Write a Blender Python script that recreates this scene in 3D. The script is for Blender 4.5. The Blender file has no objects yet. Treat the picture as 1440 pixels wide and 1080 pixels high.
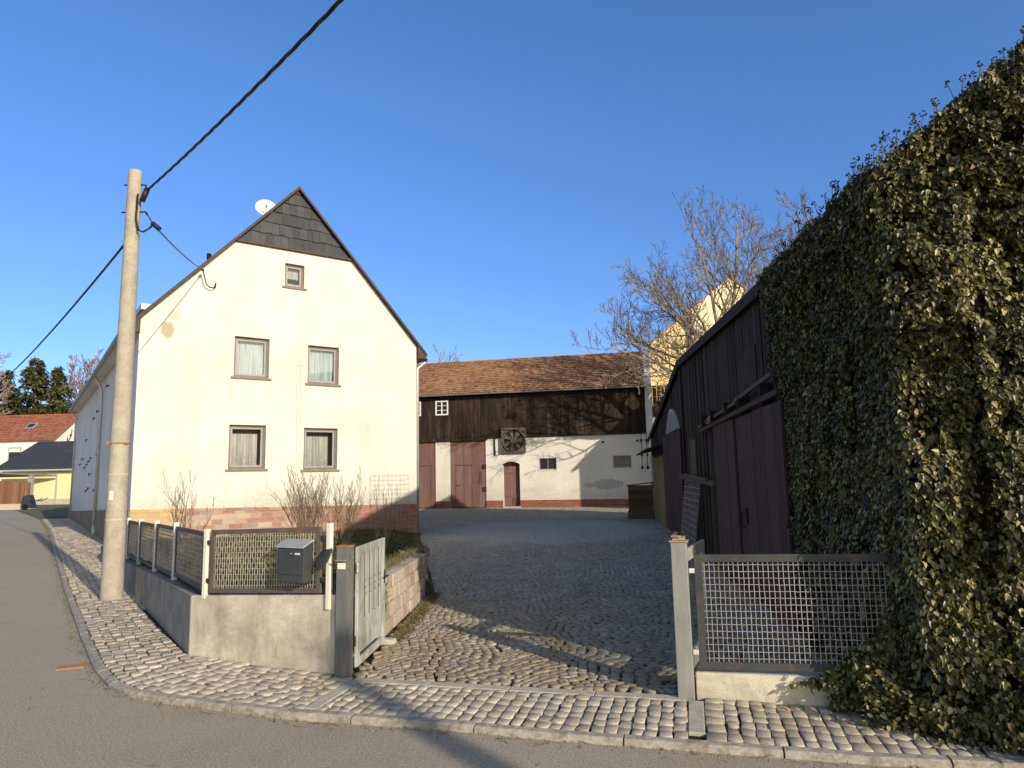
import bpy, bmesh, math, random
import numpy as np
from mathutils import Vector, Matrix, Quaternion, noise
from mathutils.geometry import tessellate_polygon
R=random.Random(7)
sc=bpy.context.scene
COL=sc.collection
# ------------------------------------------------------------------ helpers
class MB:
    def __init__(s): s.v=[];s.f=[];s.mi=[];s.cur=0
    def add(s,vs,fs):
        b=len(s.v); s.v.extend([tuple(q) for q in vs])
        for f in fs: s.f.append(tuple(i+b for i in f)); s.mi.append(s.cur)
    def hexa(s,p):   # 8 pts: bottom 4 ccw, top 4 ccw
        s.add(p,[(3,2,1,0),(4,5,6,7),(0,1,5,4),(1,2,6,5),(2,3,7,6),(3,0,4,7)])
    def box(s,x0,x1,y0,y1,z0,z1):
        s.hexa([(x0,y0,z0),(x1,y0,z0),(x1,y1,z0),(x0,y1,z0),(x0,y0,z1),(x1,y0,z1),(x1,y1,z1),(x0,y1,z1)])
    def obox(s,c,ax,ay,az,hx,hy,hz):
        c=Vector(c);ax=Vector(ax).normalized()*hx;ay=Vector(ay).normalized()*hy;az=Vector(az).normalized()*hz
        s.hexa([c-ax-ay-az,c+ax-ay-az,c+ax+ay-az,c-ax+ay-az,c-ax-ay+az,c+ax-ay+az,c+ax+ay+az,c-ax+ay+az])
    def bar(s,p,q,w,h,up=(0,0,1)):
        p=Vector(p);q=Vector(q);d=q-p;L=d.length;d.normalize();u=Vector(up)
        sd=d.cross(u)
        if sd.length<1e-4: sd=d.cross(Vector((1,0,0)))
        sd.normalize();u=sd.cross(d)
        s.obox((p+q)/2,d,sd,u,L/2,w/2,h/2)
    def tube(s,pts,rad,n=6,cap=True):
        pts=[Vector(p) for p in pts]
        if not hasattr(rad,'__len__'): rad=[rad]*len(pts)
        t=(pts[1]-pts[0]).normalized()
        a=t.orthogonal().normalized();b=len(s.v);m=len(pts)
        for i,p in enumerate(pts):
            if 0<i<m-1: tn=(pts[i+1]-pts[i-1])
            elif i==0: tn=pts[1]-pts[0]
            else: tn=pts[-1]-pts[-2]
            if tn.length<1e-9: tn=t
            tn.normalize()
            a=(a-tn*a.dot(tn)); 
            if a.length<1e-6: a=tn.orthogonal()
            a.normalize();c=tn.cross(a);t=tn
            for k in range(n):
                g=2*math.pi*k/n
                s.v.append(tuple(p+(a*math.cos(g)+c*math.sin(g))*rad[i]))
        for i in range(m-1):
            for k in range(n):
                s.f.append((b+i*n+k,b+i*n+(k+1)%n,b+(i+1)*n+(k+1)%n,b+(i+1)*n+k));s.mi.append(s.cur)
        if cap:
            s.f.append(tuple(b+k for k in range(n))[::-1]);s.mi.append(s.cur)
            s.f.append(tuple(b+(m-1)*n+k for k in range(n)));s.mi.append(s.cur)
    def lathe(s,prof,n=20,c=(0,0,0),axis=(0,0,1)):
        q=Vector((0,0,1)).rotation_difference(Vector(axis).normalized());c=Vector(c);b=len(s.v);m=len(prof)
        for r,h in prof:
            for k in range(n):
                g=2*math.pi*k/n
                s.v.append(tuple(c+q@Vector((r*math.cos(g),r*math.sin(g),h))))
        for i in range(m-1):
            for k in range(n):
                s.f.append((b+i*n+k,b+i*n+(k+1)%n,b+(i+1)*n+(k+1)%n,b+(i+1)*n+k));s.mi.append(s.cur)
    def prism(s,poly,z0,z1):     # poly ccw in xy
        n=len(poly)
        s.add([(x,y,z0) for x,y in poly]+[(x,y,z1) for x,y in poly],[tuple(range(n))[::-1],tuple(range(n,2*n))]+[(i,(i+1)%n,n+(i+1)%n,n+i) for i in range(n)])
    def wall(s,outer,holes,y0,dep,back=False):
        """vertical panel in the local xz plane with rectangular holes and their reveals"""
        rings=[outer]+[[(a,c),(b,c),(b,d),(a,d)] for a,b,c,d in holes]
        vs=[];loops=[]
        for r in rings:
            loops.append([Vector((x,z,0)) for x,z in r]); vs+=[(x,y0,z) for x,z in r]
        s.add(vs,[tuple(t) for t in tessellate_polygon(loops)])
        for k,r in enumerate(rings):
            n=len(r)
            if k==0 and not back: continue
            s.add([(x,y0,z) for x,z in r]+[(x,y0+dep,z) for x,z in r],[(i,(i+1)%n,n+(i+1)%n,n+i) for i in range(n)])
        if back: s.add([(x,y0+dep,z) for (x,y,z) in vs],[tuple(t) for t in tessellate_polygon(loops)])
    def ring(s,a,b,c,d,w,y0,y1):  # rectangular frame in xz plane
        s.box(a,b,y0,y1,c,c+w);s.box(a,b,y0,y1,d-w,d);s.box(a,a+w,y0+.001,y1-.001,c+w,d-w);s.box(b-w,b,y0+.001,y1-.001,c+w,d-w)
    def build(s,name,mat,parent=None,smooth=False,bevel=0,loc=None):
        vs=s.v
        if parent is None:
            if loc is None:
                A=np.array(vs);loc=((A[:,0].min()+A[:,0].max())/2,(A[:,1].min()+A[:,1].max())/2,A[:,2].min())
            vs=[(x-loc[0],y-loc[1],z-loc[2]) for x,y,z in vs]
        me=bpy.data.meshes.new(name);me.from_pydata(vs,[],s.f)
        mats=mat if isinstance(mat,(list,tuple)) else [mat]
        for m in mats: me.materials.append(m)
        if len(mats)>1: me.polygons.foreach_set('material_index',s.mi)
        if smooth: me.polygons.foreach_set('use_smooth',[True]*len(me.polygons))
        me.update()
        o=bpy.data.objects.new(name,me);COL.objects.link(o)
        if parent is not None: o.parent=parent
        else: o.location=loc
        if bevel:
            bm=bmesh.new();bm.from_mesh(me);bmesh.ops.remove_doubles(bm,verts=bm.verts,dist=1e-5)
            es=[e for e in bm.edges if len(e.link_faces)==2 and e.calc_face_angle(0)>.6]
            bmesh.ops.bevel(bm,geom=es,offset=bevel,segments=2,affect='EDGES',profile=.6,clamp_overlap=True)
            bm.to_mesh(me);bm.free();me.update()
        return o
def npmesh(name,V,F,mat,parent=None,loc=None,smooth=False):
    V=np.asarray(V,float);F=np.asarray(F,np.int32)
    if parent is None:
        if loc is None: loc=((V[:,0].min()+V[:,0].max())/2,(V[:,1].min()+V[:,1].max())/2,V[:,2].min())
        V=V-np.array(loc)
    me=bpy.data.meshes.new(name);k=F.shape[1]
    me.vertices.add(len(V));me.vertices.foreach_set('co',V.astype(np.float32).ravel())
    me.loops.add(F.size);me.loops.foreach_set('vertex_index',F.ravel())
    me.polygons.add(len(F));me.polygons.foreach_set('loop_start',np.arange(0,F.size,k,dtype=np.int32))
    try: me.polygons.foreach_set('loop_total',np.full(len(F),k,np.int32))
    except Exception: pass
    if smooth: me.polygons.foreach_set('use_smooth',[True]*len(F))
    me.update(calc_edges=True);me.validate()
    me.materials.append(mat)
    o=bpy.data.objects.new(name,me);COL.objects.link(o)
    if parent is not None:o.parent=parent
    else:o.location=loc
    return o
def tag(o,label=None,cat=None,group=None,kind=None):
    if label:o['label']=label
    if cat:o['category']=cat
    if group:o['group']=group
    if kind:o['kind']=kind
    return o
def thing(name,label,cat,loc=(0,0,0),rz=0,group=None):
    o=bpy.data.objects.new(name,None);COL.objects.link(o);o.location=loc;o.rotation_euler=(0,0,rz);o.empty_display_size=.3
    return tag(o,label,cat,group)
# ------------------------------------------------------------------ materials
class N:
    def __init__(s,name):
        s.m=bpy.data.materials.new(name);s.m.use_nodes=True;s.t=s.m.node_tree;s.t.nodes.clear()
        s.out=s.n('ShaderNodeOutputMaterial')
        s.tc=s.n('ShaderNodeTexCoord');s.obj=s.tc.outputs['Object']
    def n(s,k,**kw):
        o=s.t.nodes.new(k)
        for a,b in kw.items():
            if hasattr(o,a): setattr(o,a,b)
        return o
    def l(s,a,b): s.t.links.new(a,b)
    def put(s,sock,v):
        if hasattr(v,'is_linked') or isinstance(v,bpy.types.NodeSocket): s.l(v,sock)
        else:
            if isinstance(v,(tuple,list)) and len(v)==3 and sock.type=='RGBA': v=(*v,1)
            sock.default_value=v
    def mapv(s,scale=(1,1,1),loc=(0,0,0),vec=None):
        m=s.n('ShaderNodeMapping');s.l(vec or s.obj,m.inputs[0]);m.inputs['Scale'].default_value=scale;m.inputs['Location'].default_value=loc;return m.outputs[0]
    def noise(s,scale,detail=4,rough=.55,vec=None,dist=0):
        o=s.n('ShaderNodeTexNoise');s.l(vec or s.obj,o.inputs['Vector']);o.inputs['Scale'].default_value=scale;o.inputs['Detail'].default_value=detail;o.inputs['Roughness'].default_value=rough;o.inputs['Distortion'].default_value=dist;return o.outputs[0]
    def math(s,op,a,b=0,clamp=False):
        o=s.n('ShaderNodeMath',operation=op);o.use_clamp=clamp;s.put(o.inputs[0],a);s.put(o.inputs[1],b);return o.outputs[0]
    def rampf(s,f,a,b,lo=0,hi=1):
        o=s.n('ShaderNodeMapRange');s.put(o.inputs[0],f);o.inputs[1].default_value=a;o.inputs[2].default_value=b;o.inputs[3].default_value=lo;o.inputs[4].default_value=hi;o.clamp=True;return o.outputs[0]
    def mix(s,f,a,b,mode='MIX'):
        o=s.n('ShaderNodeMix',data_type='RGBA',blend_type=mode);s.put(o.inputs[0],f);s.put(o.inputs[6],a);s.put(o.inputs[7],b);return o.outputs[2]
    def ramp(s,f,stops,interp='LINEAR'):
        o=s.n('ShaderNodeValToRGB');s.put(o.inputs[0],f);cr=o.color_ramp;cr.interpolation=interp
        while len(cr.elements)<len(stops): cr.elements.new(.5)
        for e,(p,c) in zip(cr.elements,stops): e.position=p;e.color=(*c,1)
        return o.outputs[0]
    def island(s): return s.n('ShaderNodeNewGeometry').outputs['Random Per Island']
    def xyz(s,vec=None):
        o=s.n('ShaderNodeSeparateXYZ');s.l(vec or s.obj,o.inputs[0]);return o.outputs
    def bsdf(s,col,rough=.8,bump=None,bstr=.3,bdist=.01,spec=.3,metal=0,**kw):
        p=s.n('ShaderNodeBsdfPrincipled');s.put(p.inputs['Base Color'],col);s.put(p.inputs['Roughness'],rough);s.put(p.inputs['Specular IOR Level'],spec);s.put(p.inputs['Metallic'],metal)
        for k,v in kw.items(): s.put(p.inputs[k.replace('_',' ')],v)
        if bump is not None:
            b=s.n('ShaderNodeBump');b.inputs['Strength'].default_value=bstr;b.inputs['Distance'].default_value=bdist;s.l(bump,b.inputs['Height']);s.l(b.outputs[0],p.inputs['Normal'])
        s.p=p;s.l(p.outputs[0],s.out.inputs[0]);return s.m
def simple(name,c1,c2,scale=6,rough=.8,bump=.25,bscale=60,stretch=(1,1,1),isl=0,spec=.3,metal=0,bdist=.005,dirt=None,dscale=1.2,dlo=.5,dhi=.7):
    n=N(name);v=n.mapv(stretch);f=n.noise(scale,5,.6,v)
    f=n.rampf(f,.3,.7)
    col=n.mix(f,c1,c2)
    if dirt: 
        col=n.mix(n.math('MULTIPLY',n.rampf(n.noise(dscale,6,.65,v,.3),dlo,dhi),.85),col,dirt)
    if isl:
        col=n.mix(1,col,n.ramp(n.island(),[(0,(1-isl,)*3),(1,(1+isl*.6,)*3)]),'MULTIPLY')
    return n.bsdf(col,rough,n.noise(bscale,4,.6,v),bump,bdist,spec,metal)
def wood(name,c1,c2,rough=.85,isl=.35,grey=None,spec=.15):
    n=N(name);v=n.mapv((18,18,1.1));f=n.noise(2.2,6,.65,v,.4);col=n.mix(n.rampf(f,.28,.72),c1,c2)
    if grey: col=n.mix(n.rampf(n.noise(1.3,5,.6,n.mapv((2.5,2.5,.5))),.5,.72,0,.8),col,grey)
    col=n.mix(1,col,n.ramp(n.island(),[(0,(1-isl,)*3),(1,(1+isl*.7,)*3)]),'MULTIPLY')
    return n.bsdf(col,rough,f,.5,.004,spec)
def plaster(name,base,dark,patches=(),patchcol=(.42,.34,.25),low=None,speck=True,streak=.35):
    n=N(name)
    f=n.noise(.55,6,.62);g=n.noise(7,6,.7)
    st=n.noise(1.0,5,.6,n.mapv((3.2,3.2,.22)))
    col=n.mix(n.rampf(f,.4,.66,0,.6),base,dark)
    col=n.mix(n.rampf(st,.52,.8,0,streak),col,dark)
    col=n.mix(n.rampf(g,.45,.8,0,.3),col,tuple(c*.8 for c in dark))
    wob=n.math('SUBTRACT',n.noise(6,6,.7),.5)
    x,y,z=n.xyz()
    for px,pz,rx,rz,hard in patches:
        dx=n.math('DIVIDE',n.math('SUBTRACT',x,px),rx);dz=n.math('DIVIDE',n.math('SUBTRACT',z,pz),rz)
        d=n.math('SQRT',n.math('ADD',n.math('POWER',dx,2.0),n.math('POWER',dz,2.0)))
        d=n.math('ADD',d,n.math('MULTIPLY',wob,2.2 if hard<1 else 1.0))
        col=n.mix(n.rampf(d,.75,1.0,min(hard,1),0),col,patchcol)
    if speck:
        s=n.noise(34,2,.5);m=n.rampf(n.noise(1.1,4,.6),.5,.7)
        col=n.mix(n.math('MULTIPLY',n.rampf(s,.66,.72),n.math('MULTIPLY',m,.8)),col,tuple(c*.45 for c in dark))
    if low is not None:   # dirt just above the plinth: (z height, fade)
        w=n.rampf(n.math('ADD',z,n.math('MULTIPLY',wob,low[1]*1.5)),low[0],low[0]+low[1],.75,0)
        s2=n.rampf(n.noise(22,4,.7),.42,.62)
        col=n.mix(n.math('MULTIPLY',w,s2),col,tuple(c*.5 for c in dark))
    h=n.math('ADD',n.noise(90,3,.6),n.math('MULTIPLY',n.noise(2.2,4,.5),2.5))
    return n.bsdf(col,.92,h,.45,.012,.15)
M={}
M['plaster']=plaster('cream_plaster',(.70,.672,.595),(.52,.475,.385),[(.62,5.55,.17,.24,1),(.78,5.95,.2,.15,.45),(2.9,5.78,.12,.1,.3)]+[(x_,z_-.34,.035,.34,.26) for x_,z_ in ((2.2,4.42),(3.2,4.42),(4.18,4.36),(5.18,4.36),(3.47,7.06),(4.12,7.06),(2.14,1.98),(3.16,1.98),(4.1,1.94),(5.16,1.94))],low=(1.0,.55))
M['side_plaster']=plaster('pale_side_plaster',(.74,.71,.66),(.56,.53,.49),low=(.5,1.0))
M['barn_plaster']=plaster('barn_plaster',(.74,.70,.61),(.58,.53,.43),[(9.4,1.15,.85,.3,.9),(8.4,1.1,.4,.14,.8),(5.2,.9,.5,.15,.3),(7.6,.8,.25,.12,.4)],(.42,.40,.36),low=(.45,.8))
M['white_plaster']=plaster('white_plaster',(.78,.76,.70),(.6,.57,.5))
M['yellow_plaster']=plaster('ochre_plaster',(.74,.56,.27),(.68,.50,.24),speck=False)
M['cream_far']=plaster('light_cream_plaster',(.80,.70,.46),(.74,.64,.42),speck=False)
M['lemon']=plaster('lemon_plaster',(.72,.67,.36),(.66,.61,.33),speck=False)
def brickm(name,stops,bump=.5,mul=1):
    n=N(name);i=n.island();col=n.ramp(i,stops)
    col=n.mix(n.rampf(n.noise(14,5,.65),.35,.75,0,.45),col,(.25*mul,.17*mul,.13*mul))
    return n.bsdf(col,.85,n.noise(60,4,.6),bump,.008,.2)
n=N('plinth_brick');i=n.island();x,y,z=n.xyz()
ra=n.ramp(i,[(0,(.30,.13,.09)),(.3,(.36,.18,.13)),(.5,(.42,.26,.20)),(.66,(.40,.31,.25)),(.78,(.48,.36,.22)),(.9,(.27,.22,.20)),(1,(.34,.12,.08))])
rb=n.ramp(i,[(0,(.28,.095,.06)),(.5,(.34,.13,.085)),(.85,(.30,.15,.11)),(1,(.23,.08,.06))])
rc=n.ramp(i,[(0,(.50,.33,.13)),(.6,(.55,.38,.17)),(1,(.42,.27,.13))])
col=n.mix(n.rampf(x,3.6,5.2),ra,rb);col=n.mix(n.rampf(x,.9,1.3),rc,col)
col=n.mix(n.rampf(n.noise(14,5,.65),.35,.75,0,.35),col,(.5,.42,.34))
M['plinth']=n.bsdf(col,.85,n.noise(60,4,.6),.5,.008,.2)
M['brick']=brickm('red_brick',[(0,(.20,.065,.04)),(.5,(.32,.11,.06)),(.85,(.26,.09,.055)),(1,(.36,.16,.09))])
M['side_plinth']=brickm('brown_plinth_block',[(0,(.17,.13,.10)),(.5,(.22,.17,.13)),(1,(.26,.2,.15))])
M['mortar']=simple('mortar',(.42,.37,.30),(.32,.28,.23),8,.95,.4,80)
M['slate']=simple('slate_shingle',(.030,.033,.038),(.05,.053,.06),9,.62,.4,50,isl=.35,spec=.3,dirt=(.10,.08,.06),dscale=.8,dlo=.6,dhi=.85)
M['roofdark']=simple('dark_roofing',(.035,.035,.037),(.05,.05,.05),8,.75,.3,60)
def tilem(name,stops,moss=(.05,.045,.035),amt=.6):
    n=N(name);col=n.ramp(n.island(),stops)
    col=n.mix(n.rampf(n.noise(.35,6,.7),.48,.75,0,amt),col,moss)
    col=n.mix(n.rampf(n.noise(9,4,.6),.5,.8,0,.5),col,moss)
    return n.bsdf(col,.85,n.noise(40,3),.4,.01,.2)
M['tiles']=tilem('barn_clay_tile',[(0,(.26,.12,.058)),(.35,(.40,.205,.10)),(.7,(.48,.265,.14)),(1,(.33,.18,.10))])
M['tiles2']=tilem('house_clay_tile',[(0,(.26,.09,.05)),(.4,(.33,.125,.07)),(.8,(.38,.16,.10)),(1,(.30,.13,.09))],(.14,.09,.06),.4)
M['fasc']=simple('brown_verge_board',(.05,.033,.028),(.085,.058,.05),5,.7,.2,50,(1,1,6))
M['frame']=simple('brown_grey_window_frame',(.14,.115,.095),(.19,.16,.135),6,.6,.15,60)
M['sash']=simple('grey_sash',(.26,.25,.24),(.31,.30,.29),6,.5,.1,60)
M['sill']=simple('stone_sill',(.20,.16,.12),(.26,.21,.16),9,.8,.3,60)
M['whitewood']=simple('white_painted_wood',(.78,.77,.73),(.66,.64,.6),8,.6,.15,50)
M['darkwood']=wood('dark_barn_boards',(.012,.009,.007),(.05,.034,.024),grey=(.09,.06,.042))
M['shedwood']=wood('tarred_shed_boards',(.016,.011,.008),(.044,.030,.021),grey=(.06,.045,.033))
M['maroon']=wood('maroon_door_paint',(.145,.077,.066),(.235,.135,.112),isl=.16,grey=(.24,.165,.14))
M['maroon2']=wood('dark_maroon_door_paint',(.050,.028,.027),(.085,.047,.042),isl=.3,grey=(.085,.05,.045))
M['ochrewood']=wood('ochre_door_paint',(.22,.155,.06),(.30,.215,.09),isl=.2)
M['brownwood']=wood('brown_bare_wood',(.075,.052,.034),(.14,.10,.065),isl=.35)
M['boxwood']=wood('dark_box_planks',(.08,.045,.025),(.16,.095,.05),isl=.3)
M['fencewood']=wood('brown_stained_pickets',(.17,.08,.045),(.27,.14,.08),isl=.3)
def concrete(name,a,b,dark,sc_=1.6,amt=.7,streak=.5,vs=(2.4,2.4,.35)):
    n=N(name);f=n.noise(sc_*3,6,.65);col=n.mix(n.rampf(f,.3,.7),a,b)
    d=n.noise(sc_,7,.68,None,.5);col=n.mix(n.rampf(d,.42,.64,0,amt),col,dark)
    s=n.noise(1.6,5,.6,n.mapv(vs));col=n.mix(n.rampf(s,.5,.75,0,streak),col,dark)
    sp=n.noise(70,2,.5);col=n.mix(n.rampf(sp,.62,.72,0,.45),col,tuple(c*.6 for c in dark))
    vo=n.n('ShaderNodeTexVoronoi',feature='DISTANCE_TO_EDGE');vo.inputs['Scale'].default_value=1.1
    n.l(n.mapv((1,1,1),(.3,.1,.4)),vo.inputs['Vector'])
    h=n.math('ADD',n.noise(110,3,.6),n.math('MULTIPLY',f,1.5))
    return n.bsdf(col,.93,h,.45,.008,.15)
M['concrete']=concrete('weathered_concrete',(.62,.55,.41),(.70,.635,.50),(.27,.235,.175),2.0,.7,.45)
M['poleconc']=concrete('pole_concrete',(.37,.325,.255),(.45,.40,.32),(.24,.21,.165),5,.5,.35)
M['kerb']=concrete('kerb_granite',(.34,.305,.25),(.46,.415,.345),(.17,.15,.115),13,.8,.2)
M['edging']=concrete('edging_concrete',(.44,.40,.33),(.52,.475,.39),(.30,.265,.21),7,.6,.1)
def sett(name,stops,jd=(.2,.17,.13)):
    n=N(name);col=n.ramp(n.island(),stops);col=n.mix(n.rampf(n.noise(38,5,.7),.4,.75,0,.5),col,jd)
    col=n.mix(n.rampf(n.noise(.8,5,.6),.42,.7,0,.35),col,jd)
    return n,col
n,col=sett('granite_setts',[(0,(.40,.34,.25)),(.25,(.52,.445,.335)),(.5,(.58,.505,.385)),(.7,(.44,.375,.285)),(.85,(.62,.55,.425)),(.95,(.50,.38,.26)),(1,(.33,.28,.22))],(.27,.23,.17))
M['setts']=n.bsdf(col,.8,n.noise(75,4,.65),.7,.008,.25)
n,col=sett('yard_setts',[(0,(.26,.23,.18)),(.3,(.35,.31,.245)),(.55,(.42,.375,.30)),(.8,(.31,.28,.23)),(1,(.47,.42,.33))],(.18,.15,.105))
x,y,z=n.xyz()   # worn pale patch in the middle of the yard and moss / leaf litter near the garden wall (object space)
wx=n.math('DIVIDE',n.math('SUBTRACT',x,1.1),3.6);wy=n.math('DIVIDE',n.math('SUBTRACT',y,1.5),4.6)
d=n.math('ADD',n.math('ADD',n.math('POWER',wx,2.0),n.math('POWER',wy,2.0)),n.math('MULTIPLY',n.math('SUBTRACT',n.noise(.7,4),.5),1.4))
col=n.mix(n.rampf(d,.6,1.1,.65,0),col,(.43,.40,.345))
col=n.mix(n.math('MULTIPLY',n.rampf(y,-12,-7,1,0),n.rampf(n.noise(1.6,6,.7),.42,.6,.1,.75)),col,(.27,.20,.105))
M['yard']=n.bsdf(col,.78,n.noise(75,4,.65),.7,.008,.3)
n=N('joint_soil');col=n.mix(n.rampf(n.noise(3,5,.6),.4,.65),(.04,.031,.02),(.075,.058,.036));M['joint']=n.bsdf(col,.95,n.noise(90,3),.6,.01,.1)
n=N('asphalt');f=n.noise(.35,5,.6);col=n.mix(n.rampf(f,.35,.65),(.32,.262,.185),(.385,.318,.23))
col=n.mix(n.rampf(n.noise(62,4,.85),.48,.60,0,.9),col,(.52,.46,.37));col=n.mix(n.rampf(n.noise(170,2,.7,n.mapv((.45,.45,.45),(9,3,1))),.52,.62,0,.8),col,(.15,.13,.10))
col=n.mix(n.rampf(n.noise(2.6,6,.7),.5,.8,0,.35),col,(.23,.20,.155))
M['asphalt']=n.bsdf(col,.85,n.noise(260,3,.7),.55,.006,.25)
n=N('ground_dirt');f=n.noise(.25,6,.65);col=n.mix(n.rampf(f,.4,.6),(.17,.14,.09),(.10,.11,.045));col=n.mix(n.rampf(n.noise(5,6,.7),.4,.7,0,.6),col,(.24,.20,.14))
M['ground']=n.bsdf(col,.95,n.noise(20,5),.5,.05,.1)
n=N('garden_earth');f=n.noise(2.2,6,.65);col=n.mix(n.rampf(f,.42,.6),(.075,.052,.03),(.07,.08,.028));col=n.mix(n.rampf(n.noise(14,5,.7),.45,.7,0,.6),col,(.17,.13,.07))
M['earth']=n.bsdf(col,.95,n.noise(30,5),.8,.03,.1)
def leafm(name,stops,rough=.4,trans=.25,spec=.5):
    n=N(name);col=n.ramp(n.island(),stops);col=n.mix(n.rampf(n.noise(1.4,4),.4,.65,0,.4),col,tuple(c*.45 for c in stops[1][1]))
    p=n.n('ShaderNodeBsdfPrincipled');n.put(p.inputs['Base Color'],col);p.inputs['Roughness'].default_value=rough;p.inputs['Specular IOR Level'].default_value=spec
    t=n.n('ShaderNodeBsdfTranslucent');n.l(col,t.inputs[0]);mx=n.n('ShaderNodeMixShader');mx.inputs[0].default_value=trans
    n.l(p.outputs[0],mx.inputs[1]);n.l(t.outputs[0],mx.inputs[2]);n.l(mx.outputs[0],n.out.inputs[0]);return n.m
M['ivy']=leafm('ivy_leaf',[(0,(.018,.024,.006)),(.3,(.042,.045,.010)),(.55,(.115,.110,.025)),(.78,(.25,.22,.06)),(.94,(.44,.37,.16)),(1,(.2,.11,.05))],.4,.12,.45)
M['berry']=simple('ivy_berry',(.02,.022,.014),(.04,.045,.025),8,.6)
M['euon']=leafm('garden_shrub_leaf',[(0,(.07,.085,.018)),(.4,(.15,.155,.03)),(.75,(.24,.22,.05)),(1,(.30,.25,.10))],.5,.25,.4)
M['lowgreen']=leafm('ground_cover_leaf',[(0,(.03,.045,.012)),(.4,(.055,.07,.02)),(.8,(.10,.10,.03)),(1,(.16,.12,.06))],.55,.2,.35)
M['needles']=leafm('conifer_needles',[(0,(.045,.055,.018)),(.4,(.08,.088,.028)),(.8,(.12,.12,.042)),(1,(.15,.13,.05))],.6,.1,.3)
M['drygrass']=leafm('dry_grass_blade',[(0,(.16,.13,.06)),(.4,(.26,.21,.10)),(.7,(.15,.16,.05)),(1,(.36,.30,.16))],.7,.3,.2)
M['grassg']=leafm('green_grass_blade',[(0,(.035,.06,.014)),(.5,(.06,.085,.02)),(.85,(.10,.11,.035)),(1,(.18,.15,.07))],.7,.3,.2)
M['bark']=simple('grey_tan_bark',(.175,.14,.105),(.29,.24,.18),6,.9,.5,30)
M['twig']=simple('brown_twig_bark',(.17,.115,.07),(.27,.19,.115),6,.85,.3,30)
M['shrubtwig']=simple('tan_shrub_twig',(.24,.175,.10),(.36,.27,.165),6,.85,.3,30)
M['birch']=simple('birch_bark',(.32,.27,.24),(.20,.15,.13),6,.9,.3,30)
M['farbark']=simple('reddish_far_twigs',(.19,.13,.11),(.26,.19,.16),2,.9,.2,30)
M['farhill']=simple('bare_wood_hillside',(.12,.085,.06),(.18,.13,.10),.5,.95,.6,3,bdist=.4)
M['cable']=simple('black_cable',(.012,.012,.012),(.02,.02,.02),10,.55)
M['steel']=simple('galvanised_steel',(.36,.36,.35),(.48,.48,.46),14,.5,.15,60,metal=.3)
M['zinc']=simple('zinc_gutter',(.30,.30,.29),(.42,.42,.40),5,.55,.1,40,metal=.4)
M['wire']=simple('pale_mesh_wire',(.42,.39,.33),(.55,.51,.43),14,.55,.15,60,metal=.2)
M['wiregrey']=simple('grey_mesh_wire',(.30,.275,.25),(.40,.37,.335),14,.6,.15,60,metal=.1,dirt=(.22,.12,.07),dscale=3)
M['panelframe']=simple('dark_rusty_panel_frame',(.045,.045,.044),(.075,.073,.07),8,.6,.2,60,dirt=(.17,.10,.06),dscale=3,dlo=.56,dhi=.72)
M['brownframe']=simple('brown_grey_panel_frame',(.085,.072,.058),(.13,.11,.09),8,.65,.2,60,dirt=(.20,.11,.06),dscale=3,dlo=.55,dhi=.7)
M['blackframe']=simple('black_panel_frame',(.025,.026,.03),(.045,.047,.052),8,.5,.15,60)
M['postcream']=simple('cream_painted_post',(.68,.63,.50),(.76,.72,.60),6,.6,.2,60,dirt=(.35,.24,.13),dscale=4,dlo=.6,dhi=.8)
M['postdark']=simple('flaking_slate_grey_post',(.095,.10,.105),(.15,.155,.155),7,.65,.35,50,dirt=(.24,.185,.12),dscale=4,dlo=.5,dhi=.68,stretch=(1.5,1.5,.5))
M['postgrey']=simple('weathered_grey_post',(.21,.207,.195),(.30,.293,.272),6,.7,.3,60,stretch=(1.5,1.5,.4),dirt=(.17,.16,.14),dscale=3)
M['split']=simple('split_ochre_cap',(.30,.21,.11),(.40,.29,.16),14,.9,.5,70)
M['rust']=simple('rusty_cap',(.26,.12,.05),(.36,.20,.10),14,.9,.5,70)
M['gatepaint']=simple('worn_grey_green_paint',(.36,.38,.355),(.46,.475,.44),9,.6,.25,50,dirt=(.24,.245,.225),dscale=5,dlo=.46,dhi=.62,stretch=(1.5,1.5,.5))
M['mailgrey']=simple('anthracite_sheet_metal',(.038,.040,.043),(.055,.057,.06),5,.45,.08,60,spec=.5)
M['pale']=simple('pale_plate',(.66,.62,.52),(.74,.70,.6),10,.5,.1,40)
M['dish']=simple('weathered_dish',(.62,.60,.54),(.70,.68,.62),4,.55,.1,40,dirt=(.38,.34,.27),dscale=3)
M['black']=simple('black_gap',(.006,.006,.006),(.01,.01,.01),5,.9,0)
M['stonewall']=brickm('retaining_block',[(0,(.34,.28,.20)),(.4,(.46,.39,.29)),(.75,(.55,.48,.37)),(1,(.40,.34,.27))],.8,1.2)
M['fanmetal']=simple('grimy_fan_metal',(.085,.068,.05),(.16,.13,.10),6,.7,.3,50)
M['bluedark']=simple('dark_blue_fabric',(.02,.025,.045),(.035,.04,.06),8,.8)
M['greydoor']=simple('grey_sheet_gate',(.10,.105,.105),(.13,.135,.13),5,.6)
M['alu']=simple('aluminium_dull',(.45,.45,.44),(.55,.55,.54),5,.45,.05,40,metal=.4)
n=N('window_glass');fr=n.n('ShaderNodeFresnel');fr.inputs[0].default_value=1.6;tr=n.n('ShaderNodeBsdfTransparent');tr.inputs[0].default_value=(.90,.93,.93,1);gl=n.n('ShaderNodeBsdfGlossy');gl.inputs['Roughness'].default_value=.03
mx=n.n('ShaderNodeMixShader');n.l(n.math('ADD',fr.outputs[0],.06),mx.inputs[0]);n.l(tr.outputs[0],mx.inputs[1]);n.l(gl.outputs[0],mx.inputs[2]);n.l(mx.outputs[0],n.out.inputs[0]);M['glass']=n.m
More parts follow.
